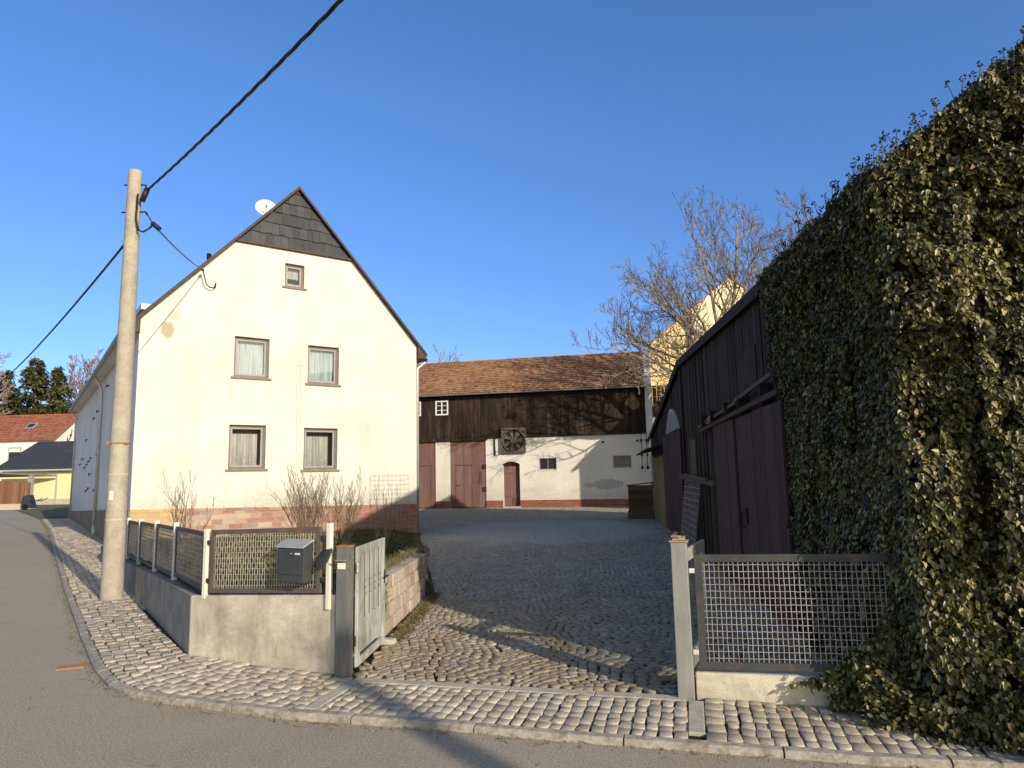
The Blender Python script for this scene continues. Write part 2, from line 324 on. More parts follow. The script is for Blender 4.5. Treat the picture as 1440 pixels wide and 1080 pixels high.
M['darkglass']=simple('dark_dusty_glass',(.014,.016,.018),(.035,.037,.036),3,.2,.05,20,spec=.5)
def curtainm(name,c,lace):
    n=N(name);x,y,z=n.xyz()
    col=n.mix(n.rampf(n.noise(3,3),.4,.6,0,.25),c,tuple(q*.75 for q in c))
    col=n.mix(n.rampf(n.noise(26,2,.5,n.mapv((1,.05,.03))),.42,.62,0,.55),col,tuple(q*.45 for q in c))  # upright dark stripes painted into the cloth colour as shading of the folds
    if lace:
        d=n.math('MULTIPLY',n.rampf(n.noise(46,3,.6),.5,.6),n.rampf(z,lace[0],lace[1],.75,0));col=n.mix(d,col,(.2,.2,.19))
    p=n.n('ShaderNodeBsdfDiffuse');n.l(col,p.inputs[0]);t=n.n('ShaderNodeBsdfTranslucent');n.l(col,t.inputs[0]);mx=n.n('ShaderNodeMixShader');mx.inputs[0].default_value=.3
    n.l(p.outputs[0],mx.inputs[1]);n.l(t.outputs[0],mx.inputs[2]);n.l(mx.outputs[0],n.out.inputs[0]);return n.m
M['curt1']=curtainm('lace_curtain',(.86,.83,.75),(2.15,2.75));M['curt2']=curtainm('cool_white_curtain',(.72,.80,.80),None);M['curt3']=curtainm('white_lace_half_curtain',(.74,.74,.72),(7.1,7.75))
# ------------------------------------------------------------------ layout constants (metres; camera foot at the origin, +Y = view direction)
GL=-.05                                   # street level; pavement and yard are at 0
KERB=[(9.5,3.0),(6,3.72),(2.889,4.389),(2.257,4.5),(1.086,4.789),(.246,5.003),(-.574,5.247),(-1.819,5.536),(-3.02,5.99),(-3.42,6.19),(-3.72,6.44),(-3.95,6.70),(-4.2,7.0),(-5.332,8.555),(-7.918,12.182),(-12.82,19.16),(-19.0,28.0),(-24.5,35.5)]
KERB=[(x*.973,y*.973) for x,y in KERB]
A_=(-3.355,7.183);B_=(-1.654,6.371);DL=(-.578,.816)
HO=(-9.175,16.347);HE=(.8108,.5853);HN=(-.5853,.8108);HW=7.65;HL=23.0
def hw(x,y,z=0): return (HO[0]+HE[0]*x+HN[0]*y,HO[1]+HE[1]*x+HN[1]*y,z)
KS=(2.78,4.86)                            # street corner of the timber shed
SD=Vector((4.15-KS[0],16.3-KS[1],0)).normalized()     # along its yard wall
def inpoly(p,poly):
    x,y=p;c=False;j=len(poly)-1
    for i in range(len(poly)):
        xi,yi=poly[i];xj,yj=poly[j]
        if (yi>y)!=(yj>y) and x<(xj-xi)*(y-yi)/(yj-yi)+xi: c=not c
        j=i
    return c
def resample(pl,step):
    out=[];acc=0;nxt=0
    for a,b in zip(pl[:-1],pl[1:]):
        L=math.dist(a,b)
        while nxt<=acc+L:
            t=(nxt-acc)/L;out.append(((a[0]+(b[0]-a[0])*t,a[1]+(b[1]-a[1])*t),((b[0]-a[0])/L,(b[1]-a[1])/L)));nxt+=step
        acc+=L
    return out
def offset(pl,t):     # to the right-hand side walking along pl (towards the wall)
    out=[]
    for i,p in enumerate(pl):
        a=pl[max(i-1,0)];b=pl[min(i+1,len(pl)-1)];d=Vector((b[0]-a[0],b[1]-a[1])).normalized()
        out.append((p[0]+d.y*t,p[1]-d.x*t))
    return out
# ---- ground, road, beds
mb=MB();nn=24
mb.add([(x,y,GL-.006) for x,y in ((-900,-300),(900,-300),(900,1500),(-900,1500))],[(0,1,2,3)])
tag(mb.build('ground',M['ground'],loc=(0,0,GL-.006)),kind='structure')
mb=MB();rp=KERB+[(-30,42),(-45,60),(-58,74),(-75,68),(-52,38),(-34,14),(-34,-20),(40,-20),(40,-3)]
mb.add([(x,y,GL) for x,y in rp],[tuple(t) for t in tessellate_polygon([[Vector((x,y,0)) for x,y in rp]])])
tag(mb.build('road',M['asphalt'],loc=(0,0,GL)),kind='structure')
KIN=offset(KERB,.082)
# kerb: single stones with dark joints
mb=MB();rs=resample(KERB,.05);i=0
def kp(k,t):
    (x,y),d=rs[k];return (x+d[1]*t,y-d[0]*t)
while i<len(rs)-2:
    near=rs[i][0][0]<-2.9 and rs[i][0][0]>-4.4
    k=min(i+(10 if near else 20+R.randint(-1,1)),len(rs)-1)
    seg=[(kp(j,0),kp(j,.022),kp(j,.078)) for j in ([i]+list(range(i+2,k-1,2))+[k])]
    # pull the ends in for the joint
    def pull(a,b,g=.006):
        L=math.dist(a,b) or 1;return (a[0]+(b[0]-a[0])*g/L,a[1]+(b[1]-a[1])*g/L)
    seg[0]=tuple(pull(a,b) for a,b in zip(seg[0],seg[1]));seg[-1]=tuple(pull(a,b) for a,b in zip(seg[-1],seg[-2]))
    dz=R.uniform(-.005,.005);vs=[];fs=[];m=len(seg)
    for (o,c,n_) in seg: vs+=[(*o,GL-.02),(*o,-.019+dz),(*c,-.002+dz),(*n_,.002+dz),(*n_,GL)]
    for q in range(m-1):
        for h in range(4): fs.append((q*5+h,(q+1)*5+h,(q+1)*5+h+1,q*5+h+1))
    fs+=[(0,1,2,3,4),tuple((m-1)*5+h for h in (4,3,2,1,0))]
    mb.add(vs,fs);i=k
tag(mb.build('kerb',M['kerb'],loc=(0,0,0)),kind='structure')
# pavement & yard bed (joint soil) a little below the tops of the setts
PAV=KIN+[(-24.0,36.5)]+[hw(0,22)[:2],hw(0,0)[:2],(A_[0]+DL[0]*6,A_[1]+DL[1]*6),A_,B_,(-1.5,6.27),(1.36,5.56),(2.7,5.14),(4.5,4.55),(9.5,3.2)]
YARD=[(1.36,5.56),(-1.5,6.27),(-1.41,7.4),(-1.32,10.4),(-2.2,13.5),(-2.95,20.85),hw(7.65,9)[:2],(-13.5,36.2),(-13,39),(7.4,34.9),(9,33),(5.6,26.2),(4.15,16.3),(2.85,5.1)]
def sheet(name,poly,z,mat):
    mb=MB();mb.add([(x,y,z) for x,y in poly]+[(x,y,GL-.02) for x,y in poly],[tuple(t) for t in tessellate_polygon([[Vector((x,y,0)) for x,y in poly]])]+[(i,(i+1)%len(poly),len(poly)+(i+1)%len(poly),len(poly)+i) for i in range(len(poly))])
    return tag(mb.build(name,M['joint'],loc=(0,0,0)),kind='structure')
sheet('pavement_bed',PAV,-.022,None);sheet('yard_bed',YARD,-.022,None)
def setts(name,cx,cy,ang,lx,ly,mat,loc,seed,dz=.005,bev=.012,tilt=.02,z0=0,dep=.05,chip=.006):
    rg=np.random.default_rng(seed);n=len(cx);cx,cy,ang,lx,ly=map(np.asarray,(cx,cy,ang,lx,ly))
    cor=np.array([(-1,-1),(1,-1),(1,1),(-1,1)])*.5
    ca,sa=np.cos(ang),np.sin(ang);V=np.zeros((n,12,3))
    zt=z0+rg.normal(0,dz,n);tx=rg.normal(0,tilt,n);ty=rg.normal(0,tilt,n)
    jit=rg.uniform(-chip,chip,(n,4,2))
    for L,(ins,dzv) in enumerate([(bev,0),(0,-bev*.9),(0,-dep)]):
        for c in range(4):
            ux=cor[c,0]*(lx-2*ins)+jit[:,c,0];uy=cor[c,1]*(ly-2*ins)+jit[:,c,1]
            V[:,L*4+c,0]=cx+ux*ca-uy*sa;V[:,L*4+c,1]=cy+ux*sa+uy*ca
            V[:,L*4+c,2]=zt+dzv+(ux*tx+uy*ty if L<2 else 0)
    f=[(0,1,2,3)]+[(4*L+c,4*L+(c+1)%4,4*L-4+(c+1)%4,4*L-4+c) for L in (1,2) for c in range(4)]
    F=(np.array(f)[None]+12*np.arange(n)[:,None,None]).reshape(-1,4)
    return tag(npmesh(name,V.reshape(-1,3),F,mat,loc=loc),kind='structure')
# flat edging stones that cross the pavement and close the yard
EDG=[((1.36,5.46),(1.195,4.82)),((-1.42,6.16),(-1.60,5.46)),((1.30,5.52),(-1.44,6.20))]
def edge_d(p,es):
    m=9
    for a,b in es:
        ab=Vector((b[0]-a[0],b[1]-a[1]));ap=Vector((p[0]-a[0],p[1]-a[1]));t=max(0,min(1,ap.dot(ab)/ab.length_squared));m=min(m,(ap-ab*t).length)
    return m
def near_edge(p):
    for a,b in EDG:
        ab=Vector((b[0]-a[0],b[1]-a[1]));ap=Vector((p[0]-a[0],p[1]-a[1]));t=max(0,min(1,ap.dot(ab)/ab.length_squared))
        if (ap-ab*t).length<.105: return True
    return False
mb=MB()
for a,b in EDG:
    L=math.dist(a,b);k=max(1,round(L/.75));
    for q in range(k):
        t0=q/k+.004/L;t1=(q+1)/k-.004/L
        mb.bar((a[0]+(b[0]-a[0])*t0,a[1]+(b[1]-a[1])*t0,-.035),(a[0]+(b[0]-a[0])*t1,a[1]+(b[1]-a[1])*t1,-.035),.11,.078)
tag(mb.build('pavement_edging',M['edging'],loc=(0,0,0),bevel=.006),kind='structure')
# pavement setts, right part: courses square to the kerb
X=[];Y=[];Gz=[];LX=[];LY=[]
def put(x,y,a,l,w): X.append(x);Y.append(y);Gz.append(a);LX.append(l);LY.append(w)
k0=Vector((9.3,3.16));kd=Vector((-.968,.2505)).normalized();kn=Vector((kd.y,-kd.x))
if kn.y<0: kn=-kn
pavR=[p for p in PAV]
s=0
while s<12.0:
    w=R.uniform(.088,.108)
    for a,b in EDG[:2]:
        ss=(Vector(((a[0]+b[0])/2,(a[1]+b[1])/2))-k0).dot(kd)
        if ss-.06<=s<ss+.06: s=ss+.06
        elif s<ss and s+w>ss-.06: w=max(.04,ss-.06-s)
        elif s<ss and s+w>ss-.12: w=ss-.06-s
    t=-.75+R.uniform(-.1,0)
    def okp(tt):
        c=k0+kd*(s+w/2)+kn*tt
        if c.x<-1.66 or not inpoly((c.x,c.y),PAV): return False
        return edge_d((c.x,c.y),EDG[2:])>.064
    while t<1.9:
        if not okp(t): t+=.006;continue
        e=t;l=R.uniform(.10,.155)
        while e<t+l+.05 and okp(e): e+=.006
        l=min(l,e-t)
        if e-t-l<.05 and e<t+l+.049: l=e-t
        if l>.035:
            c=k0+kd*(s+w/2)+kn*(t+l/2);put(c.x,c.y,math.atan2(kd.y,kd.x)+R.gauss(0,.025),w-.010,l-.011)
        t+=l+.001
    s+=w
# left part: courses follow the kerb
acc={}
def free(x,y,rad):
    gx,gy=int(x/.1),int(y/.1)
    for i in range(gx-2,gx+3):
        for j in range(gy-2,gy+3):
            for q in acc.get((i,j),()):
                if (q[0]-x)**2+(q[1]-y)**2<rad*rad: return False
    acc.setdefault((gx,gy),[]).append((x,y));return True
KL=[p for p in KERB if p[0]<1.2]
for k in range(22):
    w=.11;pl=offset(KL,.09+.05+k*.1)
    rs2=resample(pl,.03);i=R.randint(0,4)
    while i<len(rs2)-6:
        l=R.choice((3,4,4,5));(x,y),d=rs2[i+l//2];far=y>14
        if x<-1.72 and inpoly((x,y),PAV) and edge_d((x,y),EDG)>.078 and free(x,y,.08):
            put(x+R.gauss(0,.004),y+R.gauss(0,.004),math.atan2(d[1],d[0])+R.gauss(0,.05),l*.03+.028-.012,.09)
        i+=l+1
for x,y in zip(X,Y):
    if -2.6<x<-1.2: acc.setdefault((int(x/.1),int(y/.1)),[]).append((x,y))
for k in range(9000):
    x=R.uniform(-2.5,-1.3);y=R.uniform(5.2,6.6)
    if inpoly((x,y),PAV) and edge_d((x,y),EDG)>.085 and edge_d((x,y),list(zip(KIN[3:10],KIN[4:11])))>.045 and free(x,y,.088): put(x,y,-.25+R.gauss(0,.1),.095,.08)
setts('pavement',X,Y,Gz,LX,LY,M['setts'],(0,8,0),1,dz=.0035,bev=.005,tilt=.024,chip=.009)
# yard setts in segmental arcs
X=[];Y=[];Gz=[];LX=[];LY=[];W=1.25
for ci in range(-12,9):
    for k in range(-8,390):
        y0=5.0+k*.086;n_=14
        th0=R.random()
        for q in range(n_):
            u=((q+th0)/n_)%1.0;x=ci*W+u*W;arc=.42*(1-(2*u-1)**2);sl=-.42*2*(2*u-1)*2/W
            y=y0+arc+R.gauss(0,.007);x+=R.gauss(0,.006)
            xx=x-.12*(y-6)*.35+.2*math.sin(y*.55)
            if y>38: continue
            if inpoly((xx,y),YARD) and not near_edge((xx,y)):
                put(xx,y,math.atan(sl)+R.gauss(0,.09),W/n_*math.sqrt(1+sl*sl)*R.uniform(.80,.95)-.006,.086*R.uniform(.8,.9)/max(1,math.sqrt(1+sl*sl)*.93))
setts('yard',X,Y,Gz,LX,LY,M['yard'],(0,20,0),2,dz=.003,bev=.005,tilt=.03,chip=.006)
# ------------------------------------------------------------------ garden terrain
RW=[(-1.42,7.36),(-1.33,10.4)]
GP=[A_,(B_[0],B_[1]),(-1.6,7.3),(-1.5,10.35),(-1.62,11.5),(-2.0,14),(-2.5,17.5),(-2.98,20.78)]
house_base=[hw(7.6,-.02)[:2],hw(0,-.02)[:2]]
def gz(x,y):
    # height of the bed: 0.6 behind the street wall, falling to the yard level at the house corner
    d=(x-A_[0])*HE[0]+(y-A_[1])*HE[1]
    base=.60-.032*max(0,y-9)-.0*x
    e=max(0,min(1,((-1.45-.16*max(0,y-10.4))-x)/.9)) if y>10.4 else 1
    return max(.06,base)*(.25+.75*e)+.05*noise.noise(Vector((x*1.3,y*1.3,0)))
mb=MB();NX,NY=34,44;idx={}
for j in range(NY+1):
    y=6.52+(20.9-6.52)*j/NY
    # left and right limits at this y
    if y<7.25: xl=min(A_[0]+(A_[1]-y)/(A_[1]-B_[1])*(B_[0]-A_[0])+.08,-1.85)
    else: xl=A_[0]+DL[0]*(y-A_[1])/DL[1]+.1
    hx=(y-HO[1])/HE[1]
    if y>HO[1]: xl=HO[0]+HE[0]*hx-.05
    if y<10.4: xr=-1.72+.0646*(y-6.47)
    else: xr=-1.30-(y-10.4)*.16
    for i in range(NX+1):
        x=xl+(max(xr,xl+.02)-xl)*i/NX;idx[i,j]=len(mb.v);mb.v.append((x,y,gz(x,y)))
for j in range(NY):
    for i in range(NX): mb.f.append((idx[i,j],idx[i+1,j],idx[i+1,j+1],idx[i,j+1]));mb.mi.append(0)
# outer skirt so that the bank closes towards the yard
b=len(mb.v)
for j in range(NY+1):
    x,y,z=mb.v[idx[NX,j]];mb.v.append((x+.12,y,-.03))
for j in range(NY): mb.f.append((idx[NX,j],b+j,b+j+1,idx[NX,j+1]));mb.mi.append(0)
tag(mb.build('garden_bed',M['earth'],loc=(0,0,0),smooth=True),kind='structure')
# ------------------------------------------------------------------ street wall of the garden (concrete)
root=thing('garden_wall','low weathered concrete wall with stains around the raised front garden, turning the street corner','garden wall',(A_[0],A_[1],0))
def loc_(p,z): return (p[0]-A_[0],p[1]-A_[1],z)
mb=MB()
fd=Vector((B_[0]-A_[0],B_[1]-A_[1]));fl=fd.length;fd/=fl;fn=Vector((-fd.y,fd.x))   # inward normal
if fn.y<0: fn=-fn
dl=Vector(DL).normalized();dn=Vector((dl.y,-dl.x));th=.2
if dn.x<0: dn=-dn
# inner corner point
def isect(p,d,q,e):
    den=d.x*e.y-d.y*e.x;t=((q[0]-p[0])*e.y-(q[1]-p[1])*e.x)/den;return (p[0]+d.x*t,p[1]+d.y*t)
ic=isect((A_[0]+fn.x*th,A_[1]+fn.y*th),fd,(A_[0]+dn.x*th,A_[1]+dn.y*th),dl)
bi=(B_[0]+fn.x*th,B_[1]+fn.y*th)
mb.hexa([loc_(A_,-.08),loc_(B_,-.08),loc_(bi,-.08),loc_(ic,-.08),loc_(A_,.58),loc_(B_,.69),loc_(bi,.69),loc_(ic,.58)])
mb.build('front_section',M['concrete'],root,bevel=.012)
mb=MB();S=[0,1.83,3.4,5.15,6.75,10.9];T=[.575,.535,.475,.41,.36,.30]
def lp(s,t): return (A_[0]+dl.x*s+dn.x*t,A_[1]+dl.y*s+dn.y*t)
for k in range(5):
    a,b=S[k],S[k+1];p0=lp(a,0) if k else (A_[0]-.001,A_[1]+.001);q0=lp(a,th) if k else ic
    mb.hexa([loc_(p0,-.12),loc_(q0,-.12),loc_(lp(b,th),-.12),loc_(lp(b,0),-.12),loc_(p0,T[k]),loc_(q0,T[k]),loc_(lp(b,th),T[k+1]),loc_(lp(b,0),T[k+1])])
M['concside']=concrete('side_wall_concrete',(.30,.275,.23),(.37,.34,.28),(.13,.12,.10),1.6,.75,.7)
mb.build('side_section',M['concside'],root)
# ------------------------------------------------------------------ mesh fence on that wall
def mesh_grid(mb,P,u,L,z0,z1,su,sv,r,n=4,weave=.0035,zs=None):
    """crimped wire mesh in the plane P + u*s, between heights (z as function of s)"""
    u=Vector((u[0],u[1],0)).normalized();nv=Vector((-u.y,u.x,0));P=Vector((P[0],P[1],0))
    nu=int(L/su);nv_=int((z1(0)-z0(0))/sv)
    for i in range(nu+1):
        s=(i+.5)*L/(nu+1);pts=[]
        for j in range(nv_+2):
            t=j/(nv_+1);z=z0(s)+(z1(s)-z0(s))*t
            pts.append(P+u*(s+R.gauss(0,.0011))+Vector((0,0,z))+nv*(weave*(1 if (i+j)%2 else -1)))
        mb.tube(pts,r,n,False)
    for j in range(nv_+1):
        t=(j+.5)/(nv_+1);pts=[]
        for i in range(nu+2):
            s=i*L/(nu+1);z=z0(s)+(z1(s)-z0(s))*t
            pts.append(P+u*s+Vector((0,0,z+R.gauss(0,.0009)))+nv*(weave*(-1 if (i+j)%2 else 1)))
        mb.tube(pts,r,n,False)
def fence_panel(root,o,a,b,za,zb,wf,frame_mat,wire_mat,su,sv,r,off=(0,0)):
    """a,b ground points; za,zb=(bottom,top) at each end; coordinates relative to o"""
    u=Vector((b[0]-a[0],b[1]-a[1]));L=u.length;u/=L
    f0=lambda s:za[0]+(zb[0]-za[0])*s/L;f1=lambda s:za[1]+(zb[1]-za[1])*s/L
    p=lambda s,z:(a[0]+u.x*s-o[0],a[1]+u.y*s-o[1],z)
    mb=MB();h=wf/2
    mb.bar(p(0,f0(0)+h),p(L,f0(L)+h),.03,wf);mb.bar(p(0,f1(0)-h),p(L,f1(L)-h),.03,wf)
    mb.bar(p(h,f0(h)+wf),p(h,f1(h)-wf),.0285,wf,(u.x,u.y,0));mb.bar(p(L-h,f0(L-h)+wf),p(L-h,f1(L-h)-wf),.0285,wf,(u.x,u.y,0))
    fr=mb.build('panel',frame_mat,root)
    mb=MB();P=p(wf,0)
    mesh_grid(mb,P,(u.x,u.y),L-2*wf,lambda s:f0(s+wf)+wf,lambda s:f1(s+wf)-wf,su,sv,r)
    mb.build('wire_mesh',wire_mat,fr,smooth=True)
    return fr
F0=(-3.18,7.115);fo=(*F0,.6)
root=thing('mesh_fence','wire mesh fence panels in dark frames between cream posts on the garden wall','fence',(F0[0],F0[1],0))
FS=[0,1.83,3.42,5.17,6.8];FB=[.63,.57,.515,.455,.39];FT=[1.25,1.21,1.165,1.115,1.07]
fp=lambda s:(F0[0]+dl.x*s,F0[1]+dl.y*s)
for k in range(4):
    a=FS[k]+(.10 if k==0 else .06);b=FS[k+1]-.06
    fence_panel(root,F0,fp(a),fp(b),(FB[k]-.0,FT[k]-.03),(FB[k]-.035,FT[k]-.055),.05,M['blackframe'],M['wiregrey'],.034,.055,.0032)
M['postwhite']=simple('white_grey_side_post',(.55,.55,.52),(.64,.64,.61),8,.6,.1)
for k in range(1,5):
    x,y=fp(FS[k]);mb=MB();mb.obox((x-F0[0],y-F0[1],(FB[k]-.12+FT[k]+.03)/2),(dl.x,dl.y,0),(-dl.y,dl.x,0),(0,0,1),.02,.03,(FT[k]-FB[k]+.15)/2);mb.build('post',M['postwhite'],root,bevel=.004)
f1p=(-1.72,6.40);ff=Vector((f1p[0]-F0[0],f1p[1]-F0[1]));fL=ff.length;ff/=ff.length
for s_,t_ in ((0,1.255),(fL+.0,1.335)):
    mb=MB();mb.obox((ff.x*s_,ff.y*s_,(.56+t_)/2),(ff.x,ff.y,0),(-ff.y,ff.x,0),(0,0,1),.0235,.0235,(t_-.56)/2);mb.build('post',M['postcream'],root,bevel=.005)
pa=(F0[0]+ff.x*.075,F0[1]+ff.y*.075);pb=(F0[0]+ff.x*(fL-.1),F0[1]+ff.y*(fL-.1))
fence_panel(root,F0,pa,pb,(.62,1.245),(.70,1.30),.045,M['brownframe'],M['wire'],.0325,.056,.0029)
for s_,zz in ((.05,.74),(.05,1.12),(fL-.06,.82),(fL-.06,1.2)):
    mb=MB();mb.obox((ff.x*s_,ff.y*s_,zz),(ff.x,ff.y,0),(-ff.y,ff.x,0),(0,0,1),.03,.02,.022);mb.build('bracket',M['blackframe'],root,bevel=.006)
# mailbox hung on the street side of the panel
fno=Vector((ff.y,-ff.x));  # outward (to the street)
if fno.y>0: fno=-fno
mc=(F0[0]+ff.x*1.285+fno.x*.085,F0[1]+ff.y*1.285+fno.y*.085)
root=thing('mailbox','anthracite sheet metal mailbox with sloping lid on the wire mesh panel','mailbox',(mc[0],mc[1],.80),math.atan2(ff.y,ff.x))
mb=MB();w,h=.162,.36
mb.add([(-w,-.06,0),(w,-.06,0),(w,.06,0),(-w,.06,0),(-w,-.06,h-.04),(w,-.06,h-.04),(w,.06,h),(-w,.06,h)],[(3,2,1,0),(4,5,6,7),(0,1,5,4),(1,2,6,5),(2,3,7,6),(3,0,4,7)])
mb.build('body',M['mailgrey'],root,bevel=.006)
mb=MB();mb.add([(-w-.012,-.082,h-.045),(w+.012,-.082,h-.045),(w+.012,.062,h+.012),(-w-.012,.062,h+.012),(-w-.012,-.082,h-.03),(w+.012,-.082,h-.03),(w+.012,.062,h+.026),(-w-.012,.062,h+.026)],[(3,2,1,0),(4,5,6,7),(0,1,5,4),(1,2,6,5),(2,3,7,6),(3,0,4,7)]);mb.build('lid',M['steel'],root,bevel=.003)
mb=MB();mb.box(-w+.018,w-.03,-.068,-.0605,.075,h-.055);mb.build('door',M['mailgrey'],root,bevel=.003)
mb=MB();mb.box(.065,.125,-.0715,-.0685,h-.105,h-.088);mb.build('name_plate',M['pale'],root)
mb=MB();mb.lathe([(0,-.003),(.007,-.003),(.007,.003),(0,.003)],10,(.02,-.0705,h-.095),(0,1,0));mb.build('lock',M['alu'],root)
mb=MB();mb.box(-w+.01,w-.01,-.066,-.0605,.006,.062);mb.build('paper_slot',M['mailgrey'],root,bevel=.004)
# dark oval disc on the gate-side post
px,py=F0[0]+ff.x*fL+fno.x*.05-ff.x*.03,F0[1]+ff.y*fL+fno.y*.05-ff.y*.03
root=thing('oval_mirror','small dark oval mirror on a short arm clipped to the cream post beside the mailbox','mirror',(px,py,1.02))
q=Vector((-.4,-.75,.45)).normalized()
mb=MB();mb.lathe([(0,.006),(.05,.005),(.068,.001),(.07,-.004),(.05,-.012),(0,-.016)],20,(0,0,0),q)
ax=Vector((.45,0,.9)).normalized()
mb.v=[tuple(Vector(v)+ax*Vector(v).dot(ax)*.75) for v in mb.v]
mb.build('mirror_head',M['blackframe'],root,smooth=True)
mb=MB();mb.tube([(.01,.01,.0),(.04,.04,.03),(.045,.055,.03)],.008,6);mb.build('arm',M['black'],root)
# ------------------------------------------------------------------ left gate post
root=thing('gate_post','slate grey flaking square gate post with rusty cap and bell plate','gate post',(-1.56,6.34,0),-.27);root.scale=(.74,.74,1)
mb=MB();mb.box(-.078,.078,-.078,.078,-.05,1.12);mb.build('shaft',M['postdark'],root,bevel=.006)
mb=MB();mb.box(-.086,.086,-.086,.086,1.121,1.135);mb.build('cap',M['rust'],root,bevel=.003)
mb=MB();mb.box(-.055,.05,-.093,-.079,.93,.985);mb.build('bell_plate',M['pale'],root,bevel=.003)
mb=MB();mb.box(-.07,.055,-.125,-.079,1.005,1.015);mb.build('bell_canopy',M['postgrey'],root)
# gate leaf swung open into the yard
g0=Vector((-1.475,6.43,0));g1=Vector((-1.405,7.38,0));gd=(g1-g0);gL=gd.length;gd.normalize()
root=thing('garden_gate','open grey-green metal gate leaf with vertical slats and twisted ornament, beside the slate grey post','gate',g0,math.atan2(gd.y,gd.x))
mb=MB();W_=.03;z0,z1=.04,1.11
for a,b,c,d in ((0,.075,z0,z1),(gL-.07,gL,z0,z1),(.0755,gL-.0705,z1-.075,z1),(.0755,gL-.0705,z0,z0+.07),(.0755,gL-.0705,.40,.44)): mb.box(a,b,-W_/2,W_/2,c,d)
mb.build('frame',M['gatepaint'],root,bevel=.005)
mb=MB();k=5;sp=(gL-.15)/k
for i in range(k):
    x=.075+sp*(i+.5);mb.box(x-sp*.30,x+sp*.30,-.013,-.003,.4405,z1-.0755)
mb.build('slat',M['gatepaint'],root,bevel=.004)
mb=MB();mb.box(.0755,gL-.0705,.004,.009,.4405,z1-.0755);mb.build('back_sheet',M['postdark'],root)
mb=MB();mb.box(.076,gL-.071,-.008,.008,z0+.105,.3995);mb.build('kick_panel',M['gatepaint'],root,bevel=.003)
mb=MB()
for i in range(1,k):
    x=.075+sp*i
    for z in (.66,.72,.78): mb.lathe([(0,-.028),(.016,0),(0,.028)],6,(x,-.016,z));
    mb.tube([(x,-.012,.45),(x,-.012,1.03)],.006,5)
mb.build('twisted_bar',M['postgrey'],root)
for z in (.28,.93):
    mb=MB();mb.box(-.05,.03,-.028,-.0155,z-.025,z+.025);mb.tube([(-.035,-.02,z-.04),(-.035,-.02,z+.04)],.013,8);mb.build('hinge',M['alu'],root)
mb=MB();mb.tube([(gL-.035,-.016,.72),(gL-.035,-.05,.72),(gL-.12,-.055,.72)],.009,6);mb.box(gL-.055,gL-.015,-.0195,-.0155,.64,.78);mb.build('handle',M['blackframe'],root)
mb=MB();mb.hexa([(-1.45,7.40,-.005),(-1.30,7.40,-.005),(-1.28,7.50,-.005),(-1.45,7.50,-.005),(-1.45,7.40,.06),(-1.31,7.40,.05),(-1.29,7.49,.05),(-1.45,7.49,.065)])
tag(mb.build('stone_block',M['edging'],bevel=.012),'small pale stone block at the foot of the open gate leaf','stone block')
# ------------------------------------------------------------------ retaining wall of coursed blocks beside the drive
w0=Vector((-1.585,6.47,0));w1=Vector((-1.33,10.42,0));wd=(w1-w0);wl=wd.length;wd.normalize()
root=thing('retaining_wall','low block retaining wall with mossy top along the drive beside the open gate','retaining wall',w0,math.atan2(wd.y,wd.x))
mb=MB();z=-.03
hs=[.16,.165,.165,.15];
for r,h in enumerate(hs):
    x=-.02
    while x<wl-.02:
        l=min(R.choice((.17,.2,.24,.3)),wl-x)
        if wl-x-l<.07:l=wl-x
        j=R.uniform(-.008,.008);t=.72-.02*x if r==3 else 9
        mb.box(x+.004,x+l-.004,-.01+j,.2+j,z+.004,min(z+h-.004,t));x+=l
    z+=h
mb.build('blocks',M['stonewall'],root,bevel=.012)
mb=MB();mb.box(.0,wl-.015,.012,.19,-.02,.60);mb.build('mortar_core',M['mortar'],root)
# ------------------------------------------------------------------ right gate post, gate leaf, mesh panel and base wall
root=thing('gate_post','weathered light grey gate post with a split rusty top, standing by the ivy side','gate post',(1.315,5.56,0),-.29)
mb=MB();mb.box(-.062,.062,-.062,.062,-.05,1.185);mb.build('shaft',M['postgrey'],root,bevel=.006)
mb=MB();mb.box(-.074,.074,-.07,.07,1.186,1.198);mb.obox((.0,.01,1.212),(1,.2,.06),(0,1,.1),(0,0,1),.05,.045,.008);mb.obox((-.02,-.01,1.228),(1,-.3,-.1),(.2,1,.1),(0,0,1),.035,.03,.006);mb.build('cap',M['split'],root,bevel=.003)
h0=Vector((1.36,5.66,0));h1=Vector((1.78,6.56,0));hd=h1-h0;hL=hd.length;hd.normalize()
root=thing('garden_gate','open frame of the second gate leaf, seen edge-on behind the light grey post','gate',h0,math.atan2(hd.y,hd.x))
mb=MB()
for a,b,c,d in ((0,.09,.14,1.1),(hL-.1,hL,.14,1.1),(.091,hL-.101,1.0,1.1),(.091,hL-.101,.14,.27)): mb.box(a,b,-.015,.015,c,d)
mb.build('frame',M['gatepaint'],root,bevel=.004)
mb=MB();mb.tube([(.05,0,1.0),(.3,0,.82),(.6,0,.62),(hL-.05,0,.3)],.011,6);mb.build('brace',M['gatepaint'],root)
for z in (.3,.95):
    mb=MB();mb.box(-.05,.03,.0155,.028,z-.025,z+.025);mb.tube([(-.035,.02,z-.04),(-.035,.02,z+.04)],.012,8);mb.build('hinge',M['alu'],root)
p0=(1.425,5.535);p1=(2.85,5.075)
root=thing('mesh_fence','wide wire mesh panel in rusty grey frame between light grey post and ivy','fence',(p0[0],p0[1],0))
fence_panel(root,p0,p0,p1,(.215,1.085),(.275,1.115),.055,M['panelframe'],M['wiregrey'],.037,.054,.0036)
for z in (.34,.96):
    mb=MB();mb.box(-.05,.004,-.012,.012,z-.018,z+.018);mb.build('hinge',M['alu'],root,bevel=.003)
c0=Vector((1.39,5.55));c1=Vector((2.95,5.055))
